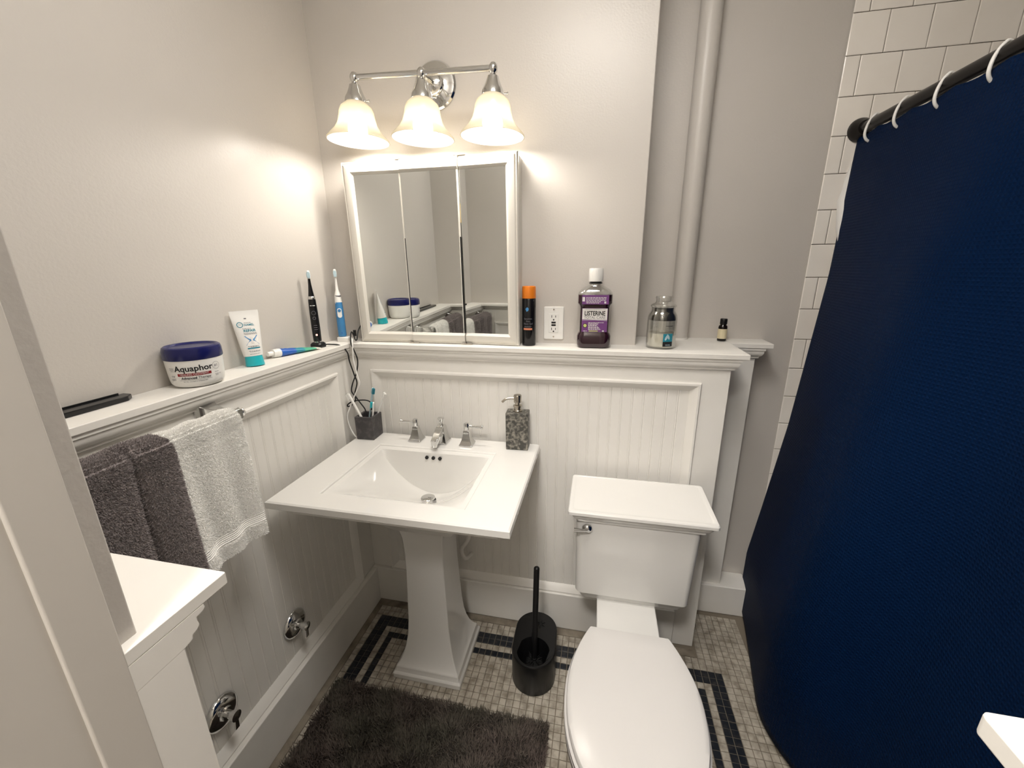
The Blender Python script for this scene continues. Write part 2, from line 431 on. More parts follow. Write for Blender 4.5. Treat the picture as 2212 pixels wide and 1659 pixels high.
# wainscot of the back wall -------------------------------------------
t1 = struct('trim_1', 'white beadboard wainscot with a ledge below the mirror cabinet', 'wainscot')
MB().prism([(XU, -0.007), (XE+0.0415, -0.007), (XE+0.0415, 0.198), (XE+0.0415, YD), (XU, YD)], ZL-LEDGE_T, ZL).build('ledge', 'trim_paint', t1, bevel=0.002)
molding([(XF, YF, 0, -1), (XE, YF, 1, -1), (XE, 0.2, 1, 0)], CAPP).build('cap_molding', 'trim_paint', t1, smooth=40)
PZ0, PZ1 = 0.168, 1.0735; PX0, PX1 = 0.062, 1.244
MB().box(XF, XE, YF, YF+0.02, PZ1, 1.158).build('rail', 'trim_paint', t1)
MB().box(XF, PX0, YF, YF+0.02, 0.10, PZ1).build('stile', 'trim_paint', t1)
MB().box(PX1, XE, YF, YF+0.02, 0.0, PZ1).build('stile', 'trim_paint', t1)
fnb = lambda u, w, h: (u, YF-h, w)
ring_molding((PX0, PX1, PZ0, PZ1), PMP, fnb).build('panel_molding', 'trim_paint', t1, smooth=35)
MB().box(XU, XE, YF+0.0205, YD, 0, 1.158).build('wall_core', 'trim_paint', t1)
BV = 0.004
bm_ = bead_mesh('bead_board', PZ1-PZ0-0.05, lambda u, w, v: (u, -v, w)).build('bead_board', 'trim_paint', t1)
nb = int(round((PX1-PX0-0.055)/BEADW)); x0 = PX0+0.0275+((PX1-PX0-0.055)-nb*BEADW)/2
bm_.location = (x0, YF+0.010, PZ0+0.025)
for k in range(1, nb): copy_of(bm_, t1, (x0+k*BEADW, YF+0.010, PZ0+0.025))
b1 = MB().prism([(XF,0.002),(XE-0.08,0.002),(XE-0.08,YF),(XF,YF)], 0, PZ0+.002).build('baseboard_back', 'trim_paint', bevel=0.004); tag(b1, 'tall white baseboard behind the sink and toilet', 'baseboard', kind='structure')
# stepped-back second piece of wainscot, right of the low wall
t3 = struct('trim_2', 'small stepped back wainscot end by the shower curtain', 'wainscot')
Y2 = 0.225; X2 = 1.4635
MB().box(XE+0.0005, X2, Y2, YD, 0, 1.158).build('wall_core', 'trim_paint', t3, bevel=0.002)
MB().prism([(XE+0.042, 0.2), (1.508, 0.2), (1.508, YD), (XE+0.042, YD)], ZL-LEDGE_T, ZL).build('ledge', 'trim_paint', t3, bevel=0.002)
molding([(XE+.002, Y2, 0, -1), (X2, Y2, 1, -1), (X2, YD, 1, 0)], CAPP).build('cap_molding', 'trim_paint', t3, smooth=40)
MB().box(XE+0.001, 1.575, 0.208, YD, 0, 0.140).build('plinth', 'trim_paint', t3, bevel=0.004)

# wainscot of the left wall -------------------------------------------
t2 = struct('trim_3', 'white beadboard wainscot with a ledge along the left wall', 'wainscot')
MB().box(XU, 0.001, YN, -0.0075, ZL-LEDGE_T, ZL).build('ledge', 'trim_paint', t2, bevel=0.002)
molding([(XF, YF-.001, 1, 0), (XF, YN, 1, 0)], CAPP).build('cap_molding', 'trim_paint', t2, smooth=40)
LY0, LY1 = -1.065, -0.073
MB().box(XF-0.02, XF, YN, YF, PZ1+.004, 1.158).build('rail', 'trim_paint', t2)
MB().box(XF-0.02, XF, LY1, YF, 0.0, PZ1+.004).build('stile', 'trim_paint', t2)
MB().box(XF-0.02, XF, YN, LY0, 0.0, PZ1+.004).build('stile', 'trim_paint', t2)
fnl = lambda u, w, h: (XF+h, u, w)
ring_molding((LY0, LY1, PZ0, PZ1+.004), PMP, fnl).build('panel_molding', 'trim_paint', t2, smooth=35)
MB().box(XU, XF-0.0205, YN, YF+.02, 0, 1.158).build('wall_core', 'trim_paint', t2)
bl = bead_mesh('bead_board', PZ1-PZ0-0.046, lambda u, w, v: (v, -u, w)).build('bead_board', 'trim_paint', t2)
nb = int((LY1-LY0-0.055)/BEADW)
bl.location = (XF-0.010, LY1-0.0275, PZ0+0.025)
for k in range(1, nb): copy_of(bl, t2, (XF-0.010, LY1-0.0275-k*BEADW, PZ0+0.025))
b2 = MB().prism([(XF, YN), (0.0, YN), (0.0, 0.0015), (XF, 0.0015)], 0, PZ0+.002).build('baseboard_left', 'trim_paint', bevel=0.004); tag(b2, 'tall white baseboard along the left wall', 'baseboard', kind='structure')

# wainscot of the front wall, cut off at both sides of the doorway -----------
XP = 0.5815; PYF = -1.145; XQ = 1.1450
PP = [(-0.038,1.1622),(0.022,1.1622),(0.0225,1.1590),(0.0205,1.1570),(0.0140,1.1560),(0.0140,1.1525),(0.0150,1.1480),(0.0120,1.1450),(0.0075,1.1440),(0.0075,1.1405),(0,1.1385),(-0.038,1.1385)]
t4 = struct('trim_4', 'white wainscot end with a ledge beside the doorway at the left', 'wainscot')
MB().box(0.0015, XP, -1.183, -1.098, ZL-0.0125, ZL).build('ledge', 'trim_paint', t4, bevel=0.0012)
molding([(XF, PYF, 0, 1), (XP, PYF, 0, 1)], PP).build('cap_molding', 'trim_paint', t4, smooth=20)
MB().box(XF+.001, XP, -1.183, PYF, 0, 1.1385).build('wall_core', 'trim_paint', t4, bevel=0.001)
ring_molding((0.075, 0.50, 0.17, 1.055), PMP, lambda u, w, h: (u, PYF+0.004+h, w)).build('panel_molding', 'trim_paint', t4, smooth=35)
t5 = struct('trim_5', 'white ledge corner at the lower right beside the doorway', 'wainscot')
MB().prism([(XQ+0.003, -1.1070), (1.47, -1.1070), (1.47, -1.178), (XQ, -1.178), (XQ, -1.1100)], ZL-0.0165, ZL).build('ledge', 'trim_paint', t5, bevel=0.0022, seg=3)
MB().loft([[(x, PYF+o, z-0.004) for o, z in PP] for x in (XQ+0.012, 1.47)]).build('cap_molding', 'trim_paint', t5, smooth=40)
MB().box(XQ+0.012, 1.47, -1.178, PYF, 0, 1.1335).build('wall_core', 'trim_paint', t5, bevel=0.001)
d1 = struct('door_1', 'painted jambs of the open doorway around the camera', 'doorway')
MB().box(0.45, 0.5817, -1.2110, -1.1815, 0, 2.08).build('jamb_board', 'jamb_paint', d1, bevel=0.0016, seg=4)
MB().box(0.46, 0.5792, -1.312, -1.2090, 0, 2.079).build('door_casing', 'jamb_paint', d1)
MB().box(1.146, 1.30, -1.312, -1.1785, 0, 2.08).build('jamb_board', 'jamb_paint', d1, bevel=0.002)

# painted riser pipe in the recess --------------------------------------
pp = thing('riser_pipe', 'painted vertical riser pipe standing in the wall recess', 'pipe', (1.203, 0.272, ZL))
MB().lathe([(0.0335, 0), (0.0335, ZC-ZL)], 40).build('pipe_body', 'wall_paint', pp, smooth=40)
MB().lathe([(0.0345, 0), (0.0345, 0.006), (0.0338, 0.008)], 40).build('collar', 'trim_paint', pp, smooth=40)

# ------------------------------------------------------------------ vanity light
vl = thing('vanity_light', 'three-lamp chrome vanity light with frosted bell shades above the mirror', 'wall lamp', (0.357, YU, 1.998), (0, 0.036, 0))
RX = Matrix.Rotation(PI/2, 4, 'X')
MB().lathe([(0.0, 0), (0.071, 0), (0.071, 0.004), (0.066, 0.010), (0.056, 0.0125), (0.036, 0.0135), (0.030, 0.018), (0.026, 0.030), (0.015, 0.037), (0.0, 0.038)], 40, (-0.008, 0, 0.014), RX, False, False).build('wall_plate', 'chrome', vl, smooth=35)
MB().tube([(-0.008, -0.03, 0.014), (-0.006, -0.08, 0.010), (0, -0.132, 0)], 0.0095, 16).build('arm', 'chrome', vl, smooth=40)
MB().tube([(-0.22, -0.132, 0), (0.22, -0.132, 0)], 0.0085, 16).build('cross_bar', 'chrome', vl, smooth=40)
SHADE = [(0.031,0.0),(0.036,-0.004),(0.047,-0.013),(0.0525,-0.026),(0.055,-0.042),(0.060,-0.060),(0.070,-0.076),(0.084,-0.090),(0.0945,-0.101),(0.0960,-0.106)]
shade_in = [(r-0.0026, z-0.0006) for r, z in SHADE][::-1]
for k, sx in enumerate((-0.22, 0.0, 0.22)):
    h = MB().lathe([(0.0, 0.014), (0.008, 0.0125), (0.0125, 0.006), (0.0135, 0), (0.0125, -0.008), (0.008, -0.013), (0.010, -0.017), (0.0165, -0.021), (0.019, -0.030), (0.026, -0.046), (0.0315, -0.056), (0.033, -0.068), (0.0315, -0.070), (0.0, -0.070)], 32, (sx, -0.132, 0), None, False, False).build('socket', 'chrome', vl, smooth=35)
    MB().lathe([(0.0022, 0), (0.0022, 0.012), (0.004, 0.012), (0.004, 0.015)], 10, (sx+0.031, -0.132, -0.064), Matrix.Rotation(PI/2, 4, 'Y')).build('thumb_screw', 'chrome', h, smooth=40)
    MB().lathe_closed(SHADE+shade_in, 48, (sx, -0.132, -0.068)).build('lamp_shade', 'frosted_glass', vl, smooth=60)
    bl_ = MB().lathe([(0.0, -0.0335), (0.012, -0.031), (0.022, -0.0245), (0.0285, -0.014), (0.030, -0.002), (0.0275, 0.011), (0.019, 0.0225)], 28, (sx, -0.132, -0.137), None, False, True).build('bulb', 'bulb', vl, smooth=60)
    MB().lathe([(0.018, 0.0228), (0.0155, 0.034), (0.0140, 0.046), (0.0130, 0.066)], 24, (sx, -0.132, -0.137)).build('bulb_base', 'white_plastic', vl, smooth=50)

# ------------------------------------------------------------------ mirror cabinet
CX0, CX1, CZ0, CZ1, CYF = 0.029, 0.639, ZL+0.001, 1.786, 0.028
mc = thing('medicine_cabinet', 'white three-door mirror cabinet standing on the ledge over the sink', 'cabinet', (CX0, YU, CZ0))
HC = CZ1-CZ0; WC = CX1-CX0; DY = CYF-YU
bx = MB(); yb = DY+0.031
bx.box(0.004, 0.016, yb, 0, 0.003, HC-0.003).box(WC-0.016, WC-0.004, yb, 0, 0.003, HC-0.003).box(0.016, WC-0.016, yb, 0, 0.003, 0.015).box(0.016, WC-0.016, yb, 0, HC-0.015, HC-0.003).box(0.016, WC-0.016, -0.008, 0, 0.015, HC-0.015)
bx.build('carcass', 'cabinet_paint', mc)
FP = [(0.0,0.0),(0.0,0.010),(0.0025,0.014),(0.005,0.0125),(0.0065,0.0125),(0.0085,0.0160),(0.011,0.0172),(0.031,0.0172),(0.033,0.0150),(0.0375,0.0120),(0.0395,0.0095),(0.0395,0.0)]
def frame_bar(name, a, b, ca, cb, inward, parent):
    """a, b: end points on the outer edge (x, z); ca, cb: mitre shift along the bar per unit of inward offset"""
    d = Vector((b[0]-a[0], b[1]-a[1])); d.normalize(); loops = []
    for (p, c) in ((a, ca), (b, cb)):
        loops.append([(p[0]+inward[0]*o+d.x*c*o, -h, p[1]+inward[1]*o+d.y*c*o) for o, h in FP])
    return MB().loft(loops).build(name, 'cabinet_paint', parent, smooth=40)
xd = [0.0, 0.2085, 0.4115, WC]
for k in range(3):
    a, b = xd[k]+(0.0 if k == 0 else 0.0018), xd[k+1]-(0 if k == 2 else 0.0018); w = b-a
    dr = bpy.data.objects.new('door', None); COL.objects.link(dr); dr.parent = mc; dr.empty_display_size = 0.03
    an = math.radians((3.0, 0.8, -3.8)[k]); Rm = Matrix.Rotation(an, 3, 'Z') @ Matrix.Rotation(math.radians(1.0), 3, 'X')
    dr.rotation_euler = Rm.to_euler(); dr.location = Vector((a+w/2, DY+0.018, HC/2))-Rm @ Vector((w/2, 0, HC/2))
    lm, rm = k == 0, k == 2
    frame_bar('frame_rail', (0, 0), (w, 0), 1 if lm else 0, -1 if rm else 0, (0, 1), dr)
    frame_bar('frame_rail', (w, HC), (0, HC), 1 if rm else 0, -1 if lm else 0, (0, -1), dr)
    if lm: frame_bar('frame_stile', (0, HC), (0, 0), 1, -1, (1, 0), dr)
    if rm: frame_bar('frame_stile', (w, 0), (w, HC), 1, -1, (-1, 0), dr)
    MB().box(0.036 if lm else 0, w-(0.036 if rm else 0), -0.0095, -0.0045, 0.036, HC-0.036).build('mirror_pane', 'mirror', dr)
    MB().box(0.02 if lm else 0.0005, w-(0.02 if rm else 0.0005), -0.0044, -0.0005, 0.02, HC-0.02).build('backing_board', 'cabinet_paint', dr)
    if k < 2:
        MB().box(w-0.0022, w+0.0004, -0.0112, -0.0044, 0.0395, HC*0.60).build('edge_strip', 'black_rubber', dr)  # black colour paints in the shade of the gap between doors
        MB().box(w-0.0022, w+0.0004, -0.0112, -0.0044, HC*0.60, HC-0.0395).build('edge_strip', 'cabinet_paint', dr)
        MB().box(w-0.0050, w-0.0023, -0.0112, -0.0044, 0.0395, HC-0.0395).build('edge_strip', 'cabinet_paint', dr)
for k in (1, 2):
    for zz in (0.0015, HC+0.0005):
        MB().box(xd[k]-0.014, xd[k]+0.026, DY+0.004, DY+0.040, zz-0.0012, zz+0.0012).lathe([(0.004, -0.003), (0.004, 0.003)], 10, (xd[k]+0.001, DY+0.010, zz)).build('hinge_plate', 'nickel', mc)
MB().box(xd[2]-0.0028, xd[2]+0.0028, DY+0.013, DY+0.018, HC-0.20, HC-0.14).build('latch_strip', 'brass', mc, bevel=0.0008)

# ------------------------------------------------------------------ pedestal sink
ZS = 0.8204; SX0, SX1, SY0, SY1 = 0.0165, 0.7175, -0.514, 0.0005
ps = thing('pedestal_sink', 'white pedestal sink with a rectangular basin under the mirror', 'sink', (0.3665, -0.20, 0))
ox, oy = -0.3665, 0.20
BX0, BX1, BY0, BY1 = 0.142, 0.578, -0.444, -0.099      # raised-rim recess
NU, NV = 49, 45
# deck with hole: outer rectangle ring to the recess rectangle
def rectl(x0, x1, y0, y1, z): return [(x0+ox, y0+oy, z), (x1+ox, y0+oy, z), (x1+ox, y1+oy, z), (x0+ox, y1+oy, z)]
def inset(d, z, base=(SX0, SX1, SY0, SY1), back=False):
    x0, x1, y0, y1 = base; return rectl(x0+d, x1-d, y0+d, y1-(0 if not back else d), z)
rim = (BX0, BX1, BY0, BY1)
deck = MB()
L0 = [inset(0.060, ZS-0.074), inset(0.055, ZS-0.066), inset(0.042, ZS-0.060), inset(0.040, ZS-0.048), inset(0.026, ZS-0.042), inset(0.022, ZS-0.031), inset(0.003, ZS-0.025), inset(0.0, ZS-0.022), inset(0.0, ZS-0.004), inset(0.0045, ZS-0.0005), inset(0.011, ZS)]
L0 += [rectl(BX0-.003, BX1+.003, BY0-.003, BY1+.003, ZS), rectl(BX0, BX1, BY0, BY1, ZS-0.0025), rectl(BX0+.001, BX1-.001, BY0+.001, BY1-.001, ZS-0.007),
       rectl(BX0+.018, BX1-.018, BY0+.016, BY1-.022, ZS-0.0085)]
deck.loft(L0, False, False)
dk = deck.build('deck', 'porcelain', ps, smooth=28)
# basin: half-barrel scoop against an upright back wall
ux = np.linspace(-1, 1, NU); vy = np.linspace(0, 1, NV)
bx0, bx1, by0, by1 = BX0+.018, BX1-.018, BY0+.016, BY1-.022
P = np.zeros((NV+10, NU, 3)); DB = 0.158
arc = np.clip(1-np.abs(ux)**2.0, 0, 1)**0.85
for r in range(10):
    t = r/10
    P[r, :, 0] = (bx0+bx1)/2+ux*(bx1-bx0)/2+ox; P[r, :, 1] = by1+oy-0.010*t; P[r, :, 2] = ZS-0.0085-DB*arc*t*0.97
for r in range(NV):
    v = vy[r]; prof = (1-v**1.5) if v < 1 else 0.0
    P[10+r, :, 0] = (bx0+bx1)/2+ux*(bx1-bx0)/2+ox
    P[10+r, :, 1] = by1-0.010*(1-v)+v*(by0-by1)+oy
    P[10+r, :, 2] = ZS-0.0085-DB*(arc*0.97)*prof
bo = MB().grid(P).build('basin', 'porcelain', ps, smooth=50)
for dx in (-0.0245, 0, 0.0245):
    MB().lathe([(0, -0.001), (0.0062, -0.001), (0.0062, 0.004)], 16, (0.3576+dx+ox, by1+oy-0.004, 0.7955), RX).build('overflow_hole', 'black_rubber', ps)
st = MB().lathe([(0.0, 0.0185), (0.018, 0.0175), (0.0235, 0.015), (0.0240, 0.012), (0.021, 0.010), (0.010, 0.009), (0.010, -0.02)], 28, (0.368+ox, -0.215+oy, 0.678), None, False, True).build('drain_stopper', 'chrome', ps, smooth=35)
MB().lathe([(0.0265, 0.004), (0.0265, 0.0055), (0.012, 0.0035)], 28, (0.368+ox, -0.215+oy, 0.677), None, True, True).build('drain_ring', 'black_rubber', ps, smooth=35)
# under-body and pedestal column
def sq(hx, hy, z, yc=0.0): return [(-hx, -hy+yc, z), (hx, -hy+yc, z), (hx, hy+yc, z), (-hx, hy+yc, z)]
MB().loft([[(x*1.0, y, z) for x, y, z in sq(0.10, 0.085, 0.60)], sq(0.15, 0.13, 0.66), sq(0.24, 0.17, 0.72, -0.02), sq(0.290, 0.188, 0.747, -0.03)], True, False).build('bowl_underside', 'porcelain', ps, smooth=40)
col = [(0.1290,0.0),(0.1290,0.020),(0.1265,0.024),(0.1225,0.027),(0.1195,0.036),(0.1185,0.047),(0.1150,0.050),(0.1105,0.056),(0.105,0.066),(0.096,0.088),(0.088,0.118),(0.081,0.16),(0.0765,0.22),(0.073,0.32),(0.070,0.42),(0.0695,0.50),(0.072,0.56),(0.080,0.605),(0.095,0.64)]
MB().loft([sq(h, h*1.0, z, 0.0) for h, z in col]).build('pedestal', 'porcelain', ps, smooth=25, bevel=0.0035).location = (-0.0065, 0, 0)
# supply hose behind the pedestal
sh = thing('supply_hose', 'pale flexible supply hose behind the sink pedestal', 'hose', (0.432, -0.075, 0.30))
MB().tube(spline([(0.045, 0.01, 0.34), (0.030, -0.004, 0.16), (-0.004, -0.004, 0.09), (0.0, 0.02, 0.03), (0.006, 0.086, 0.0)], 8), 0.0075, 12).build('hose', 'trim_paint', sh, smooth=50)
MB().lathe([(0.011, 0), (0.011, 0.022)], 6, (0.040, 0.004, 0.285)).build('coupling', 'trim_paint', sh)

# ------------------------------------------------------------------ faucet (spout and two handles)
fa = thing('faucet', 'chrome widespread faucet with two lever handles on the sink deck', 'faucet', (0.358, -0.040, ZS+0.0005))
def flare(prof): return [[(-h, -h, z), (h, -h, z), (h, h, z), (-h, h, z)] for h, z in prof]
def moved(mb, x, y, z=0): return mb.xf(Matrix.Translation((x, y, z)))
HB = [(0.0245,0.0),(0.0245,0.004),(0.0215,0.008),(0.0165,0.020),(0.0125,0.036),(0.0105,0.048),(0.0100,0.054),(0.0080,0.057)]
for sx, sy, sgn in ((-0.1, 0.0, -1), (0.1, -0.005, 1)):
    hd = moved(MB().loft(flare(HB)), sx, sy).build('handle', 'chrome', fa, smooth=30, bevel=0.001)
    MB().lathe([(0.0095, 0.057), (0.0095, 0.079), (0.0080, 0.083), (0.0, 0.084)], 20, (sx, sy, 0), None, True, False).build('handle_cap', 'chrome', hd, smooth=40)
    MB().lathe([(0.0045, 0), (0.0050, 0.040), (0.0065, 0.046), (0.0078, 0.049), (0.0078, 0.053), (0.0, 0.054)], 16, (sx+sgn*0.008, sy, 0.071), Matrix.Rotation(sgn*PI/2, 4, 'Y'), True, False).build('lever', 'chrome', hd, smooth=40)
sp = MB().loft(flare([(0.0270,0.0),(0.0270,0.004),(0.0240,0.010),(0.0200,0.024),(0.0175,0.040),(0.0160,0.056),(0.0130,0.066)])).build('spout_body', 'chrome', fa, smooth=30, bevel=0.001)
# sloped spout neck running forward and down
ng = [(0.006,0.070),(-0.020,0.062),(-0.045,0.049),(-0.064,0.038),(-0.074,0.034)]
loops = []
for i, (yy, zz) in enumerate(ng):
    hw = (0.0135, 0.0135, 0.0130, 0.0125, 0.0120)[i]; th = (0.026, 0.022, 0.018, 0.018, 0.020)[i]
    loops.append([(-hw, yy, zz-th), (hw, yy, zz-th), (hw, yy, zz), (-hw, yy, zz)])
MB().loft(loops).build('spout_neck', 'chrome', fa, smooth=30, bevel=0.002)
MB().lathe([(0.0085, 0.0), (0.0085, 0.010)], 16, (0, -0.066, 0.008)).build('aerator', 'chrome', fa, smooth=40)
MB().lathe([(0.0060, 0.060), (0.0060, 0.078), (0.0085, 0.086), (0.0120, 0.091), (0.0120, 0.0935), (0.0, 0.0955)], 24, (0, 0.002, 0), None, True, False).build('lift_knob', 'chrome', fa, smooth=40)

# ------------------------------------------------------------------ soap dispenser
sd = thing('soap_dispenser', 'grey stone soap dispenser with a metal pump on the sink', 'soap dispenser', (0.6445, -0.034, ZS+0.0005), (0, 0, 0.04))
MB().box(-0.039, 0.039, -0.026, 0.026, 0, 0.136).build('stone_body', 'stone_grey', sd, bevel=0.002)
MB().lathe([(0.0155, 0.136), (0.0155, 0.141), (0.0135, 0.143), (0.0135, 0.152), (0.0155, 0.154), (0.0155, 0.159), (0.009, 0.162), (0.009, 0.168), (0.0135, 0.170), (0.0140, 0.193), (0.0125, 0.196), (0.0, 0.1965)], 28, (0, 0, 0), None, True, False).build('pump', 'nickel', sd, smooth=30)
MB().tube(spline([(-0.008, -0.002, 0.184), (-0.028, -0.005, 0.184), (-0.042, -0.008, 0.180), (-0.053, -0.010, 0.171)], 6), 0.0042, 12).build('nozzle', 'nickel', sd, smooth=50)

# ------------------------------------------------------------------ toothbrush cup with brushes
cup = thing('toothbrush_cup', 'dark stone square cup in the left corner of the sink', 'cup', (0.0655, -0.040, ZS+0.0005), (0, 0, 0.02))
t_ = 0.008; hc = 0.035
MB().loft([[(-hc,-hc,0),(hc,-hc,0),(hc,hc,0),(-hc,hc,0)], [(-hc-.001,-hc-.001,.089),(hc+.001,-hc-.001,.089),(hc+.001,hc+.001,.089),(-hc-.001,hc+.001,.089)],
           [(-hc+t_,-hc+t_,.089),(hc-t_,-hc+t_,.089),(hc-t_,hc-t_,.089),(-hc+t_,hc-t_,.089)], [(-hc+t_,-hc+t_,.006),(hc-t_,-hc+t_,.006),(hc-t_,hc-t_,.006),(-hc+t_,hc-t_,.006)]]).build('cup_body', 'stone_dark', cup, bevel=0.0015)
def toothbrush(label, base, tip, face, hm, bm2, bend=0.0, rad=0.0036, length_cut=1.0, headl=0.026):
    B = Vector(base); T = Vector(tip); ax = (T-B).normalized(); f = Vector(face); f = (f-ax*f.dot(ax)).normalized(); s = ax.cross(f)
    o = thing('toothbrush', label, 'toothbrush', base, group='toothbrushes in the stone cup')
    M = Matrix((s, f, ax)).transposed().to_4x4(); o.matrix_world = Matrix.Translation(B) @ M
    L = (T-B).length
    MB().tube(spline([(0, 0, 0), (0, bend, L*0.35), (0, bend, L*0.62), (0, 0, L-headl), (0, 0, L-headl*0.6)], 5), rad, 10).build('handle', hm, o, smooth=50)
    MB().prism(rrect(0.0052, headl/2, 0.005, 5), -0.0022, 0.0022).xf(Matrix.Translation((0, 0, L-headl/2)) @ Matrix.Rotation(PI/2, 4, 'X')).build('head', hm, o, smooth=40)
    mb = MB()
    for i in range(3):
        for j in range(6):
            mb.box(-0.0042+i*0.0030, -0.0042+i*0.0030+0.0022, 0.002, 0.0115, L-headl+0.003+j*0.0037, L-headl+0.003+j*0.0037+0.0028)
    mb.build('bristles', bm2, o)
    return o
zb = ZS+0.012
toothbrush('white toothbrush leaning left in the stone cup, head turned away', (0.079, -0.056, zb), (0.004, -0.056, 0.994), (-1, -.1, -.4), 'white_plastic', 'clear_plastic', rad=0.0048, headl=0.024)
toothbrush('pale blue toothbrush with dark green bristles, tallest in the stone cup', (0.046, -0.024, zb), (0.093, -0.030, 1.014), (.8, -.6, 0), 'pale_blue', 'teal_print')
toothbrush('short white toothbrush with bright blue bristles in the stone cup', (0.072, -0.040, zb), (0.0985, -0.046, 0.962), (-.9, -.3, .2), 'white_plastic', 'teal_plastic')
toothbrush('clear toothbrush with white bristles leaning right in the stone cup', (0.060, -0.016, zb), (0.135, -0.022, 0.995), (.7, -.7, -.2), 'clear_plastic', 'white_plastic', rad=0.0032)

# ------------------------------------------------------------------ toilet
tl = thing('toilet', 'white two-piece toilet with the lid down beside the low wall', 'toilet', (1.052, -0.40, 0))
tx, ty = -1.052, 0.40
def rr3(hx, y0, y1, r, z, cx=1.052): return [(x+tx, y+ty, z) for x, y in rrect(hx, (y1-y0)/2, r, 4, cx, (y0+y1)/2)]
TC = 1.0525
MB().loft([rr3(0.161,-0.206,-0.045,0.02,0.372,TC-.004), rr3(0.164,-0.212,-0.04,0.02,0.386,TC-.003), rr3(0.178,-0.222,-0.035,0.022,0.402,TC-.003), rr3(0.186,-0.226,-0.034,0.022,0.67,TC), rr3(0.187,-0.228,-0.033,0.022,0.690,TC)]).build('tank', 'porcelain', tl, smooth=30)
LC = 1.0585
lid = [(0.184,-0.228,-0.033,0.678),(0.191,-0.233,-0.030,0.680),(0.193,-0.235,-0.029,0.688),(0.199,-0.240,-0.027,0.692),(0.204,-0.244,-0.026,0.700),(0.205,-0.245,-0.025,0.704),(0.213,-0.251,-0.022,0.709),(0.2165,-0.2545,-0.020,0.712),(0.2165,-0.2545,-0.020,0.721),(0.214,-0.252,-0.021,0.7245),(0.204,-0.242,-0.028,0.7252),(0.202,-0.240,-0.029,0.7242),(0.198,-0.237,-0.031,0.7240)]
MB().loft([rr3(h, a, b, 0.010, z, LC) for h, a, b, z in lid]).build('tank_lid', 'porcelain', tl, smooth=30)
fl = MB().lathe([(0.0, 0.0), (0.0145, 0.0), (0.0155, 0.004), (0.012, 0.010), (0.006, 0.013), (0.0, 0.014)], 24, (0.902+tx, -0.2275+ty, 0.655), RX, False, False).build('flush_lever', 'chrome', tl, smooth=35)
MB().tube([(0.902+tx, -0.239+ty, 0.655), (0.885+tx, -0.245+ty, 0.6555), (0.862+tx, -0.247+ty, 0.656)], [0.0055, 0.005, 0.0068], 12).build('lever_arm', 'chrome', fl, smooth=50)
# bowl outlines
def outline(kx, ky0, ky1, n=40, back=0.108, cx=1.034):
    """egg-shaped plan, flat at the back; kx half width, ky0 front tip, ky1 back"""
    out = []
    L = ky1-ky0
    for i in range(n+1):
        t = i/n; y = ky1-L*t
        s = (t-0.43)/0.57 if t > 0.43 else (0.43-t)/0.43
        w = kx*max(0.0, 1-max(0.0, s)**2.3)**0.5 if t > 0.43 else back+(kx-back)*max(0.0, math.cos(s*PI/2))**0.9
        out.append((cx+w, y))
    left = [(2*cx-x, y) for x, y in out[::-1]]
    return out[:-1]+left
def ol(kx, y0, y1, z, back, cx=1.034): return [(x+tx, y+ty, z) for x, y in outline(kx, y0, y1, 40, back, cx)]
bowl = [(0.105,-0.60,-0.16,0.0,0.10),(0.105,-0.60,-0.16,0.02,0.10),(0.095,-0.58,-0.18,0.06,0.092),(0.092,-0.58,-0.20,0.14,0.085),(0.105,-0.64,-0.24,0.22,0.085),(0.138,-0.74,-0.30,0.30,0.090),(0.160,-0.79,-0.345,0.355,0.098),(0.168,-0.808,-0.362,0.372,0.106),(0.168,-0.808,-0.362,0.388,0.106)]
MB().loft([ol(k, a, b, z, bk) for k, a, b, z, bk in bowl]).build('bowl', 'porcelain', tl, smooth=40)
MB().loft([rr3(0.086,-0.40,-0.10,0.015,0.29,1.036), rr3(0.092,-0.41,-0.08,0.015,0.345,1.037), rr3(0.0925,-0.42,-0.07,0.015,0.3745,1.037)]).build('tank_shelf', 'porcelain', tl, smooth=35, bevel=0.003)
MB().loft([ol(0.166,-0.806,-0.365,0.3885,0.112), ol(0.168,-0.808,-0.363,0.392,0.113), ol(0.168,-0.808,-0.363,0.402,0.113), ol(0.165,-0.804,-0.365,0.405,0.112)]).build('seat_ring', 'seat_plastic', tl, smooth=35)
MB().loft([ol(0.160,-0.800,-0.372,0.4065,0.108), ol(0.163,-0.803,-0.370,0.409,0.110), ol(0.163,-0.803,-0.370,0.420,0.110), ol(0.160,-0.800,-0.372,0.425,0.108), ol(0.150,-0.788,-0.380,0.4285,0.100), ol(0.10,-0.72,-0.42,0.4305,0.07)]).build('seat_lid', 'seat_plastic', tl, smooth=40)
for sx in (-0.055, 0.055):
    MB().box(1.034+sx-0.012+tx, 1.034+sx+0.012+tx, -0.374+ty, -0.352+ty, 0.3745, 0.398).build('lid_hinge', 'white_plastic', tl, bevel=0.004)
MB().tube(spline([(0.955+tx, -0.15+ty, 0.39), (0.948+tx, -0.12+ty, 0.33), (0.955+tx, -0.06+ty, 0.27), (0.955+tx, -0.002+ty, 0.25)], 6), 0.006, 10).build('supply_tube', 'dark_metal', tl, smooth=50)

# ------------------------------------------------------------------ toilet brush and holder
bh = thing('brush_holder', 'black pill-shaped toilet brush holder on the floor by the toilet', 'brush holder', (0.733, -0.180, 0.0016), (0, 0, 0.03))
oc = []
hw, hl, HH = 0.0775, 0.120, 0.130
pill = rrect(hw, hl, hw-0.001, 12)
hc_y, hr = -0.055, 0.058
holder = MB()
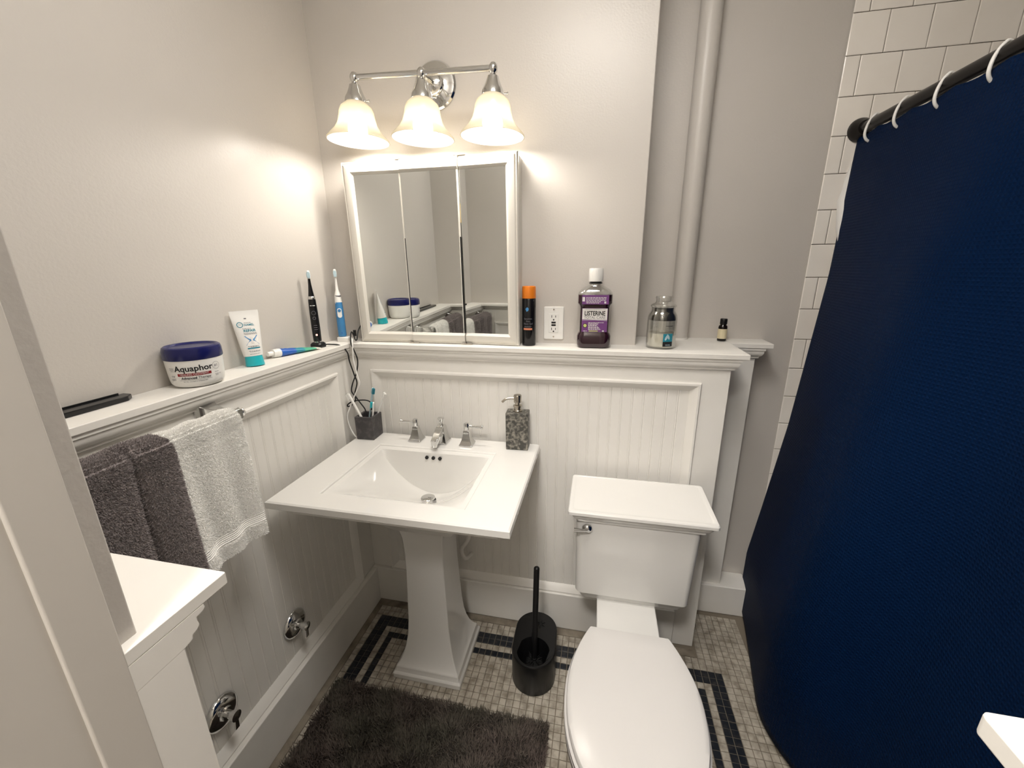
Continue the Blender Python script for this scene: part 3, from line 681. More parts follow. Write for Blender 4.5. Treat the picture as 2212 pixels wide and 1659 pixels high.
# body sides with rounded top edge
holder.loft([[(x*k, y*k2, z) for x, y in pill] for k, k2, z in ((0.97,0.98,0),(1,1,0.004),(1,1,HH-0.008),(0.985,0.99,HH-0.002),(0.96,0.975,HH))], True, False)
n = len(pill); top = [(x*.96, y*.975) for x, y in pill]
circ = []
for x, y in top:
    a = math.atan2(y-hc_y*0.0-0.0, x); circ.append(a)
per = [0.0]
for (xa, ya), (xb, yb_) in zip(top, top[1:]+top[:1]): per.append(per[-1]+math.hypot(xb-xa, yb_-ya))
inner = [(hr*math.cos(2*PI*q_/per[-1]-0.25+0.45), hc_y+hr*math.sin(2*PI*q_/per[-1]-0.25+0.45)) for q_ in per[:-1]]
holder.loft([[(x, y, HH) for x, y in top], [(x, y, HH) for x, y in inner], [(x, y, HH-0.006) for x, y in [(p[0]*.97, hc_y+(p[1]-hc_y)*.97) for p in inner]], [(p[0]*.9, hc_y+(p[1]-hc_y)*.9, 0.012) for p in inner]], False, True)
holder.build('holder_body', 'black_plastic', bh, smooth=40)
for k in range(6):
    a = 0.5+k*PI/3
    MB().tube([(0.014+0.006*math.cos(a), 0.062+0.006*math.sin(a), HH+0.0004), (0.014+0.018*math.cos(a), 0.062+0.018*math.sin(a), HH+0.0004)], 0.0016, 6).build('drain_slot', 'black_gloss', bh)
tb = thing('toilet_brush', 'black toilet brush standing in the pill-shaped holder', 'toilet brush', (0.738, -0.232, 0.018))
MB().tube(spline([(0, 0, 0.05), (-0.002, 0.02, 0.16), (-0.004, 0.055, 0.28), (-0.006, 0.085, 0.385)], 6), 0.0105, 16).build('handle', 'black_plastic', tb, smooth=50)
MB().lathe([(0, 0), (0.0105, 0.0), (0.0105, 0.006), (0.007, 0.010), (0, 0.011)], 16, (-0.006, 0.086, 0.384), None, False, False).build('handle_cap', 'black_plastic', tb, smooth=50)
br = MB()
for k in range(420):
    z = random.uniform(0.0, 0.07); a = random.uniform(0, 2*PI); d = Vector((math.cos(a), math.sin(a), random.uniform(-.3, .3))); p = Vector((0, 0, z+0.004)); q = p+d*0.034; s = Vector((-d.y, d.x, 0))*0.0012
    br.add([tuple(p-s), tuple(p+s), tuple(q)], [(0, 1, 2)])
br.lathe([(0.008, 0), (0.008, 0.08)], 10)
o = br.build('bristles', 'black_rubber', tb, recalc=False); o['kind'] = 'stuff'

# ------------------------------------------------------------------ bath rug
RX0, RX1, RY0, RY1 = 0.045, 0.812, -0.98, -0.385
rg = thing('bath_rug', 'dark brown shaggy bath rug in front of the sink', 'rug', ((RX0+RX1)/2, (RY0+RY1)/2, 0.0016), (0, 0, 0.004))
hx, hy = (RX1-RX0)/2, (RY1-RY0)/2
MB().prism(rrect(hx-.004, hy-.004, 0.02, 5), 0, 0.008).build('backing', 'rug_base', rg, bevel=0.003)
def blades(P, Nrm, length, width, lean, seed):
    """many thin tapered two-part blades; P, Nrm arrays (n,3)"""
    g = np.random.default_rng(seed); n = len(P)
    ln = g.normal(0, lean, (n, 3)); d = Nrm+ln; d /= np.linalg.norm(d, axis=1)[:, None]
    s = np.cross(d, g.normal(0, 1, (n, 3))); s /= np.linalg.norm(s, axis=1)[:, None]+1e-9
    l = length*g.uniform(0.75, 1.2, (n, 1)); w = width*g.uniform(.7, 1.2, (n, 1))
    mid = P+d*l*0.55; d2 = d+g.normal(0, lean*0.8, (n, 3)); d2 /= np.linalg.norm(d2, axis=1)[:, None]; tip = mid+d2*l*0.45
    V = np.stack([P-s*w/2, P+s*w/2, mid+s*w*0.45, mid-s*w*0.45, tip], 1).reshape(-1, 3)
    k = (np.arange(n)*5)[:, None]
    q = np.concatenate([np.stack([k[:,0], k[:,0]+1, k[:,0]+2, k[:,0]+3], 1)]); t = np.stack([k[:,0]+3, k[:,0]+2, k[:,0]+4], 1)
    return V, q, t
def blade_object(name, V, q, t, m, parent):
    me = bpy.data.meshes.new(name); me.vertices.add(len(V)); me.vertices.foreach_set('co', V.astype(np.float32).ravel())
    nl = q.size+t.size; me.loops.add(nl); me.loops.foreach_set('vertex_index', np.concatenate([q.ravel(), t.ravel()]).astype(np.int32))
    st_ = np.concatenate([np.arange(len(q))*4, len(q)*4+np.arange(len(t))*3]).astype(np.int32)
    me.polygons.add(len(st_)); me.polygons.foreach_set('loop_start', st_)
    me.update(calc_edges=True); me.validate(); me.materials.append(MAT[m])
    o = bpy.data.objects.new(name, me); COL.objects.link(o); o.parent = parent; o['kind'] = 'stuff'; return o
nr = 60000
pr_ = np.stack([RNG.uniform(-hx, hx, nr), RNG.uniform(-hy, hy, nr), np.full(nr, 0.006)], 1)
# clumps: shared lean from a coarse field
ph = RNG.uniform(0, 6.28, 6)
fx = 0.5*np.sin(pr_[:,0]*31+ph[0])*np.cos(pr_[:,1]*27+ph[1])+0.35*np.sin(pr_[:,0]*83+ph[2]+pr_[:,1]*40)
fy = 0.5*np.cos(pr_[:,0]*29+ph[3])*np.sin(pr_[:,1]*33+ph[4])+0.35*np.sin(pr_[:,1]*91+ph[5]-pr_[:,0]*37)
V, q, t = blades(pr_, np.stack([fx*0.6, fy*0.6, np.ones(nr)], 1), 0.024, 0.0026, 0.28, 3)
blade_object('pile', V, q, t, 'rug_pile', rg)

# ------------------------------------------------------------------ towel bar and towels
BARX, BARZ, BY_A, BY_B = 0.062, 1.108, -0.588, -1.075
tbz = thing('towel_bar', 'chrome towel bar on the left wainscot carrying two towels', 'towel bar', (XF, BY_A, BARZ))
MB().tube([(BARX-XF, 0.012, 0), (BARX-XF, BY_B-BY_A-0.012, 0)], 0.0085, 16).build('bar', 'chrome', tbz, smooth=50)
for yy in (0, BY_B-BY_A):
    loops = []
    for h, xx in ((0.028, 0.0), (0.028, 0.004), (0.024, 0.008), (0.016, 0.022), (0.0115, 0.045), (0.0100, 0.078), (0.0125, 0.090), (0.0125, 0.099)):
        loops.append([(xx, yy-h, -h), (xx, yy+h, -h), (xx, yy+h, h), (xx, yy-h, h)])
    MB().loft(loops).build('bracket', 'chrome', tbz, smooth=30, bevel=0.0012)
    MB().lathe([(0.0, 0.0), (0.011, 0.001), (0.013, 0.006), (0.011, 0.011), (0.0, 0.013)], 20, (BARX-XF, yy+(0.010 if yy == 0 else -0.010), 0), Matrix.Rotation(-PI/2 if yy == 0 else PI/2, 4, 'X'), False, False).build('end_knob', 'chrome', tbz, smooth=50)
def towel(label, name, y0, y1, zf, zbk, m, folds, seed, thick=0.012, hem=None, nfuzz=30000, topgap=0.013, narrow=0.0, fz=0.0055):
    """y0 > y1; hangs over the bar; folds(s, d) -> outward push at width s (0..1), drop d (0..1)"""
    root = thing(name, label, 'towel', (BARX, (y0+y1)/2, zf))
    NS, NF, NT_, NB = 70, 46, 9, 20
    def pos(s, kind, d):
        y = y0+(y1-y0)*s
        if kind == 'f':
            yy = (y0+y1)/2+(y-(y0+y1)/2)*(1-narrow*d)
            return (BARX+topgap+0.004+folds(s, d), yy, BARZ-(BARZ-zf)*d)
        if kind == 'b': return (BARX-topgap-0.002-0.004*math.sin(s*9)*d, y, BARZ-(BARZ-zbk)*d)
        a = PI*d; return (BARX+(topgap+0.003+folds(s, 0)*math.cos(a/2)**2)*math.cos(a), y, BARZ+(topgap+0.002)*math.sin(a)+0.002*math.sin(s*17+seed)*math.sin(a))
    rows = [('f', 1-i/NF) for i in range(NF)]+[('t', i/NT_) for i in range(NT_+1)]+[('b', (i+1)/NB) for i in range(NB)]
    P = np.array([[pos(j/NS, k, d) for j in range(NS+1)] for k, d in rows])
    P -= np.array(root.location)[None, None]
    o = MB().grid(P).build('cloth', m, root, smooth=80)
    so = o.modifiers.new('thickness', 'SOLIDIFY'); so.thickness = thick; so.offset = 0.0
    # short terry loops on the outside
    g = np.random.default_rng(seed); nr_, nc = P.shape[:2]
    vis = NF+NT_
    iu = g.uniform(0, vis-1.001, nfuzz); jv = g.uniform(0, nc-1.001, nfuzz)
    nx_ = nfuzz//7; iu = np.concatenate([iu, g.uniform(NF-3, NF+4, nx_)]); jv = np.concatenate([jv, g.uniform(0, nc-1.001, nx_)])
    if hem:
        dd = 1-iu/NF; keep = ~((dd > hem[0]) & (dd < hem[1])); iu, jv = iu[keep], jv[keep]
    i0 = iu.astype(int); j0 = jv.astype(int); a = (iu-i0)[:, None]; b = (jv-j0)[:, None]
    Q = P[i0, j0]*(1-a)*(1-b)+P[i0+1, j0]*a*(1-b)+P[i0, j0+1]*(1-a)*b+P[i0+1, j0+1]*a*b
    du = P[i0+1, j0]-P[i0, j0]; dv = P[i0, j0+1]-P[i0, j0]; Nn = np.cross(du, dv); Nn /= np.linalg.norm(Nn, axis=1)[:, None]+1e-9
    Nn *= np.sign(Nn[iu < NF*0.8, 0].mean())
    V, q, t = blades(Q+Nn*(thick/2-0.001), Nn+np.array([[0, 0, -0.35]])*np.clip((NF-iu)/12.0, 0, 1)[:, None], fz, 0.0014, 0.42, seed+1)
    blade_object('terry_loops', V, q, t, m, root)
    if hem:
        mb = MB()
        for rr_ in range(5):
            d = hem[0]+(hem[1]-hem[0])*(0.1+rr_*0.19)
            pts = [Vector(pos(j/40, 'f', d))-root.location+Vector((thick/2+0.0005, 0, 0)) for j in range(41)]
            mb.tube(pts, 0.0011 if rr_ not in (0, 4) else 0.0016, 5)
        for j in range(46):
            s = (j+.5)/46
            mb.tube([Vector(pos(s, 'f', hem[0]+(hem[1]-hem[0])*0.12))-root.location+Vector((thick/2+0.0005, 0, 0)), Vector(pos(s, 'f', hem[0]+(hem[1]-hem[0])*0.86))-root.location+Vector((thick/2+0.0005, 0, 0))], 0.0008, 4)
        mb.build('woven_band', m, root)
    return root
towel('white terry towel with a woven band hanging on the bar', 'hand_towel', -0.600, -0.778, 0.800, 0.83, 'towel_white',
      lambda s, d: 0.004+0.012*d+(0.002+0.0045*d)*math.sin(s*14.0+0.6+d*0.9)+0.006*d*math.sin(s*5+2.4), 11, hem=(0.80, 0.885), narrow=0.06, nfuzz=70000, fz=0.0042)
towel('dark grey plush towel folded beside the white towel', 'bath_towel', -0.772, -1.02, 0.780, 0.85, 'towel_grey',
      lambda s, d: 0.010+0.004*math.sin(s*23)*d+(0.010+0.020*d)*math.sin(PI*min(1, max(0, (s+0.01)/0.24)))**0.7+(0.012*d+0.006)*math.sin(PI*min(1, max(0, (s-0.30)/0.36)))**0.8
      -(0.012+0.040*min(1, d*3))*math.exp(-((s-0.265-0.02*d)/0.034)**2)+0.010*d*math.sin(PI*min(1, max(0, (s-0.66)/0.34))), 23, thick=0.015, nfuzz=80000, topgap=0.016, fz=0.0055)

# ------------------------------------------------------------------ shut-off valves on the left wainscot
def valve(label, y, z):
    v = thing('shutoff_valve', label, 'valve', (XF-0.008, y, z), group='shut-off valves on the left wainscot')
    MY = Matrix.Rotation(PI/2, 4, 'Y')
    MB().lathe([(0.0, 0.0), (0.047, 0.0), (0.047, 0.003), (0.043, 0.009), (0.033, 0.013), (0.018, 0.015), (0.016, 0.020), (0.0, 0.020)], 36, (0, 0, 0), MY, False, False).build('escutcheon', 'chrome', v, smooth=35)
    MB().lathe([(0.010, 0.012), (0.010, 0.038), (0.014, 0.040), (0.014, 0.050), (0.0, 0.053)], 20, (0, 0, 0), MY, True, False).build('stem', 'chrome', v, smooth=40)
    MB().loft([[(0.042, -0.005, 0.006), (0.050, -0.005, 0.006), (0.050, 0.005, 0.006), (0.042, 0.005, 0.006)], [(0.042, -0.010, -0.040), (0.049, -0.010, -0.040), (0.049, 0.003, -0.040), (0.042, 0.003, -0.040)]]).build('lever', 'chrome', v, bevel=0.002)
valve('chrome shut-off valve below the sink, the farther of two', -0.447, 0.315)
valve('chrome shut-off valve nearest the doorway jamb', -0.724, 0.305)

# ------------------------------------------------------------------ things on the left ledge
ZT = ZL+0.0005
# ointment jar
jr = thing('ointment_jar', 'white ointment jar with a navy lid on the left ledge', 'jar', (-0.046, -0.566, ZT))
def jar_r(z): return 0.0535+0.0040*min(1, max(0, z)/0.062)
MB().lathe([(0.0, 0), (0.041, 0), (0.0485, 0.003), (0.0525, 0.009), (0.0541, 0.016), (jar_r(.03), .03), (jar_r(.05), .05), (jar_r(.066), .066), (0.054, 0.068), (0.0, 0.068)], 56, (0,0,0), None, False, False).build('jar_body', 'white_plastic', jr, smooth=35)
ld = MB().lathe([(0.0, 0.066), (0.0580, 0.066), (0.0590, 0.068), (0.0585, 0.086), (0.0565, 0.093), (0.0530, 0.0955), (0.0500, 0.0945), (0.0465, 0.0915), (0.0, 0.0910)], 64, (0,0,0), None, False, False).build('lid', 'navy_plastic', jr, smooth=35)
TH = -0.80
lb = MB()
on_cyl(lb, shift(text_geo('Aquaphor', 0.0190, 0.020), 0.000, 0.0475), jar_r, TH, 0.0005); lb.build('lettering', 'ink_black', jr, recalc=False)
lb = MB(); on_cyl(lb, rect_geo(-0.0335, 0.034, 0.0305, 0.0368, 12), jar_r, TH, 0.0005); lb.build('red_band', 'ink_red', jr, recalc=False)
lb = MB(); on_cyl(lb, shift(text_geo('HEALING OINTMENT', 0.0060, 0.0), 0, 0.0336), jar_r, TH, 0.0008); lb.build('lettering', 'label_white', jr, recalc=False)
lb = MB(); on_cyl(lb, shift(text_geo('Advanced', 0.0078, 0.025, 'RIGHT'), 0.004, 0.0252), jar_r, TH, 0.0005)
lb.build('lettering', 'ink_black', jr, recalc=False); lb = MB()
on_cyl(lb, shift(text_geo('Therapy', 0.0078, 0.0, 'LEFT'), 0.006, 0.0252), jar_r, TH, 0.0005); lb.build('lettering', 'ink_black', jr, recalc=False); lb = MB()
on_cyl(lb, rect_geo(-0.031, 0.033, 0.0203, 0.0207, 10), jar_r, TH, 0.0005)
on_cyl(lb, shift(text_geo('for dry, cracked or irritated skin', 0.0036, 0.0), 0.0, 0.0172), jar_r, TH, 0.0005); lb.build('lettering', 'ink_black', jr, recalc=False)['kind'] = 'stuff'
lb = MB(); on_cyl(lb, ring_geo(0.0084, 0.0090, 28, 0.0480, 0.0475), jar_r, TH, 0.0005); on_cyl(lb, shift(text_geo('#1', 0.0090), 0.0480, 0.0475), jar_r, TH, 0.0005)
for k, (y, a, b) in enumerate(((0.0490,-.053,-.040),(0.0455,-.053,-.039),(0.042,-.050,-.039),(0.031,-.051,-.041),(0.0285,-.051,-.041),(0.024,-.053,-.040),(0.0215,-.053,-.040),(0.032,.042,.053),(0.0265,.042,.052),(0.0235,.043,.050),(0.0265,.054,.058))):
    for g in print_lines(a, b, y, 0.0009, seed=k): on_cyl(lb, g, jar_r, TH, 0.0005)
lb.build('lettering', 'ink_grey', jr, recalc=False)['kind'] = 'stuff'

# standing toothpaste tube
tt = thing('toothpaste_tube', 'white toothpaste tube standing on its teal cap against the left wall', 'toothpaste', (-0.060, -0.377, ZT))
tt.rotation_euler = (0, -0.10, -0.45)   # leans back on the wall
tt.location.x = -0.062
MB().lathe([(0.0, 0), (0.0235, 0), (0.0240, 0.002), (0.0225, 0.020), (0.0215, 0.0285), (0.0, 0.029)], 36, (0,0,0), None, False, False).build('cap', 'teal_plastic', tt, smooth=35)
loops = []
for i in range(15):
    t = i/14; z = 0.0285+0.118*t; hw = 0.0240+0.0130*t**0.8; hd = 0.0215*(1-t**1.25)+0.0009
    loops.append([(hd*math.cos(2*PI*j/36), hw*math.sin(2*PI*j/36), z) for j in range(36)])
loops.append([(x, y, 0.1565) for x, y, z in loops[-1]])
MB().loft(loops).build('tube', 'white_plastic', tt, smooth=40)
def tube_pt(x, y, e=0.0007):
    """front of the tube: x to the right seen from the room (towards +y), y height"""
    t = min(1, max(0, (y-0.0285)/0.118)); hw = 0.0240+0.0130*t**0.8; hd = 0.0215*(1-t**1.25)+0.0009
    c = math.sqrt(max(0.02, 1-(x/hw)**2)); return (hd*c+e, x, y)
def tube_print(gs, m):
    mb = MB()
    for g in gs: mb.add([tube_pt(x, y) for x, y in g[0]], g[1])
    return mb.build('lettering', m, tt, recalc=False)
tube_print([shift(text_geo('NAMEL', 0.0082, 0.012, 'LEFT'), -0.0095, 0.1165)], 'teal_print')
tube_print([shift(text_geo('REPAIR', 0.0100, 0.02), 0.001, 0.1000)], 'teal_print')
tube_print([ring_geo(0.0060, 0.0078, 24, -0.019, 0.118)], 'teal_print'); tube_print([shift(text_geo('PRO', 0.0042), -0.019, 0.118)], 'teal_print')
tube_print([([(-.017,.086),(.017,.086),(.006,.073),(.017,.060),(-.017,.060),(-.006,.073)], [(0,1,2,5),(5,2,3,4)])], 'blue_plastic')
tube_print([([(-.0035,.082),(.0035,.082),(.0022,.073),(.0035,.064),(-.0035,.064),(-.0022,.073)], [(0,1,2,5),(5,2,3,4)])], 'label_white')
tube_print([rect_geo(-0.016, 0.016, 0.0490, 0.0525, 8)], 'teal_print')
tube_print([g for k, (y, a, b) in enumerate(((0.1065,-.016,.006),(0.1225,-.008,.010),(0.093,-.016,.018),(0.0905,-.014,.018),(0.0565,-.014,.016),(0.0545,-.008,.008),(0.043,-.015,.014),(0.0405,-.013,.015),(0.0345,-.014,.012))) for g in print_lines(a, b, y, 0.0011, seed=k+40)]+[rect_geo(-.005, .001, .133, .136)], 'ink_grey')['kind'] = 'stuff'

# lying toothpaste tube
lt = thing('toothpaste_tube', 'blue and green toothpaste tube lying on the left ledge', 'toothpaste', (-0.083, -0.276, ZT+0.014))
ax = Vector((0.036, 0.148, -0.009)); ln = ax.length; ax.normalize(); sd_ = Vector((0.97, -0.235, 0)).normalized(); up_ = ax.cross(sd_)*-1
if up_.z < 0: up_ = -up_
def lrow(t, hw, hd, n=20): 
    c = ax*(t*ln); return [tuple(c+sd_*(hw*math.cos(2*PI*j/n))+up_*(hd*math.sin(2*PI*j/n))) for j in range(n)]
MB().loft([lrow(-0.16, .007, .007), lrow(-0.05, .0075, .0075), lrow(-0.05, .0125, .0125), lrow(0.02, .0130, .0130)]).build('cap', 'white_plastic', lt, smooth=35)
def tail(t): return (0.0130+0.009*t, 0.0130*(1-t)**0.75+0.0012)
for a, b, m in ((0.02, 0.10, 'white_plastic'), (0.10, 0.42, 'blue_print'), (0.42, 0.62, 'teal_print'), (0.62, 0.90, 'green_print'), (0.90, 1.02, 'wax')):
    MB().loft([lrow(t, *tail(min(1, t))) for t in np.linspace(a, b, 6)]).build('tube_section', m, lt, smooth=40)
mb = MB()
for t, s in ((0.16, .35), (0.22, -.2), (0.27, .3), (0.34, 0), (0.5, .2), (0.7, .1), (0.76, .3)):
    hw, hd = tail(t); a = PI/2-s; c = ax*(t*ln)+sd_*(hw*math.cos(a))+up_*(hd*math.sin(a))*1.03
    mb.add([tuple(c+ax*0.004*math.cos(k*PI/4)+sd_*0.003*math.sin(k*PI/4)) for k in range(8)], [tuple(range(8))])
mb.build('print', 'pale_blue', lt, recalc=False)['kind'] = 'stuff'

# electric toothbrushes on chargers
def ebrush(label, loc, body, neck, headm, h0, colr):
    o = thing('electric_toothbrush', label, 'toothbrush', loc, (0, 0, colr))
    return o
eb = ebrush('black electric toothbrush on a black charger', (-0.066, -0.092, ZT+0.021), 0, 0, 0, 0, 0.62)
MB().loft([[(x, y, z) for x, y in rrect(h, h*0.95, h*0.75, 5)] for h, z in ((0.0125,0),(0.0135,0.004),(0.0140,0.05),(0.0135,0.10),(0.0120,0.142),(0.0115,0.146))]).build('handle', 'black_gloss', eb, smooth=40)
MB().lathe([(0.0118, 0.1462), (0.0112, 0.1545), (0.0098, 0.156)], 24).build('collar_ring', 'chrome', eb, smooth=40)
MB().lathe([(0.0098, 0.156), (0.0075, 0.172), (0.0050, 0.195), (0.0040, 0.214)], 20).build('neck', 'black_gloss', eb, smooth=50)
hd = MB().loft([[(x, y+.001, z) for x, y in rrect(a, b, min(a, b)*.9, 4)] for a, b, z in ((0.0035,0.003,0.212),(0.0060,0.0032,0.219),(0.0065,0.0032,0.230),(0.0045,0.003,0.240),(0.002,0.002,0.242))]).build('brush_head', 'clear_plastic', eb, smooth=40)
MB().loft([[(x, y, z) for x, y in rrect(a, 0.005, 0.002, 3, 0, -0.0055)] for a, z in ((0.0040,0.217),(0.0055,0.223),(0.0055,0.232),(0.0035,0.237))]).build('bristles', 'pale_blue', eb)
MB().lathe([(0.0128, -0.003), (0.0128, 0.0)], 24).build('base_ring', 'chrome', eb, smooth=40)
def face_plane(o, gs, m, y, name='mark'):
    mb = MB()
    for g in gs: mb.add([(x, y, z) for x, z in g[0]], g[1])
    return mb.build(name, m, o, recalc=False)
face_plane(eb, [ring_geo(0.0058, 0.0068, 24, 0, 0.100), ring_geo(0.0040, 0.0052, 24, 0, 0.082)], 'ink_grey', -0.0138, 'button_ring')
face_plane(eb, print_lines(-0.0085, 0.0085, 0.125, 0.0022, seed=3), 'ink_white', -0.0130, 'lettering')
face_plane(eb, [rect_geo(-.005, .006, z-.0006, z+.0006) for z in (0.057, 0.050, 0.043)], 'ink_grey', -0.0142, 'lettering')
face_plane(eb, [disc_geo(0.0032, 16, 0, 0.024)], 'glow_red', -0.0142, 'charge_light')
cb = thing('brush_charger', 'black charger base with a cord under the black toothbrush', 'charger', (-0.066, -0.092, ZT))
MB().loft([[(x, y, z) for x, y in rrect(a, a*0.95, a*0.6, 5)] for a, z in ((0.0215,0),(0.0225,0.003),(0.0220,0.011),(0.0175,0.0165),(0.0150,0.0175))]).build('base', 'black_plastic', cb, smooth=40)
c1 = [(-0.046, -0.088, 1.184), (-0.036, -0.068, 1.181), (-0.012, -0.045, 1.173), (0.006, -0.034, 1.146), (0.008, -0.03, 1.111), (0.021, -0.03, 1.06), (0.028, -0.03, 1.029), (0.014, -0.03, 0.986), (0.022, -0.03, 0.965), (0.049, -0.034, 0.932), (0.056, -0.036, 0.915)]
o = MB().tube(spline([Vector(p)-Vector(cb.location) for p in c1], 8), 0.0024, 8).build('cord', 'black_rubber', cb, smooth=60)

e2 = ebrush('blue and white electric toothbrush in the corner of the ledges', (-0.052, 0.035, ZT+0.019), 0, 0, 0, 0, 0.55)
MB().loft([[(x, y, z) for x, y in rrect(h, h, h*0.9, 5)] for h, z in ((0.0135,0),(0.0150,0.004),(0.0145,0.06),(0.0140,0.10),(0.0128,0.128))]).build('handle', 'blue_plastic', e2, smooth=40)
MB().loft([[(x, y, z+0.004*(y-x)/0.013) for x, y in rrect(h, h, h*0.9, 5)] for h, z in ((0.0130,0.124),(0.0120,0.140),(0.0108,0.1515))]).build('upper_grip', 'white_plastic', e2, smooth=40)
MB().lathe([(0.0112, 0.150), (0.0112, 0.153)], 24).build('joint_ring', 'ink_grey', e2, smooth=40)
MB().lathe([(0.0108, 0.153), (0.0095, 0.160), (0.0058, 0.172), (0.0042, 0.200), (0.0036, 0.216)], 20).build('neck', 'white_plastic', e2, smooth=50)
MB().loft([[(x, y+.001, z) for x, y in rrect(a, b, min(a, b)*.9, 4)] for a, b, z in ((0.0034,0.003,0.214),(0.0060,0.0034,0.222),(0.0066,0.0034,0.234),(0.0048,0.003,0.245),(0.002,0.002,0.248))]).build('brush_head', 'white_plastic', e2, smooth=40)
MB().loft([[(x, y, z) for x, y in rrect(a, 0.005, 0.002, 3, 0, -0.0055)] for a, z in ((0.0040,0.220),(0.0056,0.226),(0.0056,0.237),(0.0035,0.242))]).build('bristles', 'pale_blue', e2)
sw = MB().prism(rrect(0.0078, 0.0175, 0.0075, 6), -0.0012, 0.0016).xf(Matrix.Translation((0, -0.0140, 0.089)) @ Matrix.Rotation(PI/2, 4, 'X')).build('switch', 'white_plastic', e2, smooth=40)
MB().prism(rrect(0.0056, 0.0056, 0.0054, 6), -0.0012, 0.0020).xf(Matrix.Translation((0, -0.0148, 0.098)) @ Matrix.Rotation(PI/2, 4, 'X')).build('button', 'blue_plastic', sw, smooth=40)
MB().lathe([(0.0, 0), (0.0020, 0), (0.0020, 0.001)], 10, (0, -0.0148, 0.014), RX).build('charge_light', 'blue_print', e2)
c2_ = thing('brush_charger', 'white charger base with a cord under the blue toothbrush', 'charger', (-0.050, 0.035, ZT))
MB().loft([[(x, y, z) for x, y in rrect(a*1.25, a*0.95, a*0.5, 5, a*.25, 0)] for a, z in ((0.0185,0),(0.0195,0.003),(0.0188,0.015),(0.0150,0.0175))]).build('base', 'white_plastic', c2_, smooth=40)
c3 = [(-0.022, 0.028, 1.190), (0.006, 0.004, 1.192), (0.024, -0.022, 1.186), (0.027, -0.030, 1.150), (0.025, -0.03, 1.117), (0.034, -0.03, 1.053), (0.038, -0.03, 1.024), (0.016, -0.034, 0.981), (-0.002, -0.045, 0.937), (-0.012, -0.055, 0.903), (-0.004, -0.060, 0.862), (0.022, -0.066, 0.8238), (0.024, -0.04, 0.8236)]
MB().tube(spline([Vector(p)-Vector(c2_.location) for p in c3], 8), 0.0027, 8).build('cord', 'white_plastic', c2_, smooth=60)
pc = thing('power_cord', 'tangled black power cord hanging in the corner beside the cabinet', 'cord', (0.018, -0.022, 1.184))
c4 = [(0.022, 0.050, 1.236), (0.019, 0.030, 1.215), (0.022, 0.012, 1.188), (0.010, 0.020, 1.183), (-0.002, 0.030, 1.200), (0.004, 0.010, 1.215), (0.012, -0.012, 1.200), (0.020, -0.026, 1.178), (0.030, -0.028, 1.155), (0.039, -0.026, 1.117), (0.030, -0.026, 1.071), (0.008, -0.027, 1.026), (0.001, -0.03, 0.996), (0.013, -0.034, 0.98), (0.016, -0.034, 0.962), (0.000, -0.04, 0.942), (-0.014, -0.044, 0.938), (-0.013, -0.04, 0.946), (0.003, -0.034, 0.955), (0.033, -0.03, 0.961), (0.064, -0.03, 0.961), (0.080, -0.031, 0.950), (0.078, -0.033, 0.925)]
MB().tube(spline([Vector(p)-Vector(pc.location) for p in c4], 8), 0.0024, 8).build('wire', 'black_rubber', pc, smooth=60)
MB().loft([[(x, y, z) for x, y in rrect(0.005, 0.004, 0.002, 3, 0.006, 0.022)] for z in (0.018, 0.040)]).build('plug', 'black_plastic', pc)

# flat black bar on the left ledge
fb = thing('flat_bar', 'long flat black bar lying on the left ledge near the jamb', 'bar', (-0.083, -0.85, ZT))
MB().prism([(-0.017, -0.17), (0.017, -0.17), (0.017, 0.140), (0.004, 0.156), (-0.017, 0.156)], 0, 0.0105).build('bar_body', 'black_gloss', fb, bevel=0.002)
MB().box(-0.0175, -0.0150, -0.16, 0.145, 0.0105, 0.0135).build('rib', 'black_plastic', fb, bevel=0.0006)

# ------------------------------------------------------------------ things on the back ledge
# shaving gel can
sg = thing('shaving_gel_can', 'black shaving gel can with an orange cap beside the cabinet', 'spray can', (0.668, 0.062, ZT))
MB().lathe([(0.0, 0), (0.0225, 0), (0.0240, 0.003), (0.0240, 0.160), (0.0225, 0.164), (0.0, 0.164)], 40, (0,0,0), None, False, False).build('can_body', 'black_gloss', sg, smooth=35)
MB().lathe([(0.0, 0.163), (0.0235, 0.163), (0.0240, 0.165), (0.0235, 0.199), (0.0225, 0.2025), (0.0210, 0.2035), (0.0200, 0.2015), (0.0, 0.2010)], 40, (0,0,0), None, False, False).build('cap', 'orange_plastic', sg, smooth=35)
TH = -PI/2+0.14
lb = MB()
for s, z in (('Sensitive', 0.0945), ('Skin', 0.0860), ('Shave Gel', 0.0775)):
    lb = MB(); on_cyl(lb, shift(text_geo(s, 0.0084, 0.0), -0.003, z), 0.0240, TH); lb.build('lettering', 'ink_grey', sg, recalc=False)
lb = MB()
for k, z in enumerate((0.069, 0.066)):
    for g in print_lines(-0.016, 0.010, z, 0.0012, seed=k+7): on_cyl(lb, g, 0.0240, TH)
lb.build('lettering', 'ink_grey', sg, recalc=False)['kind'] = 'stuff'
lb = MB(); on_cyl(lb, rect_geo(-0.020, 0.012, 0.0560, 0.0625, 8), 0.0240, TH); lb.build('salmon_band', 'salmon_print', sg, recalc=False)
lb = MB(); on_cyl(lb, ([(-0.012,.128),(-.006,.134),(0,.130),(-.002,.122),(-.008,.119)], [(0,1,2,3,4)]), 0.0240, TH); lb.build('emblem', 'blue_plastic', sg, recalc=False)

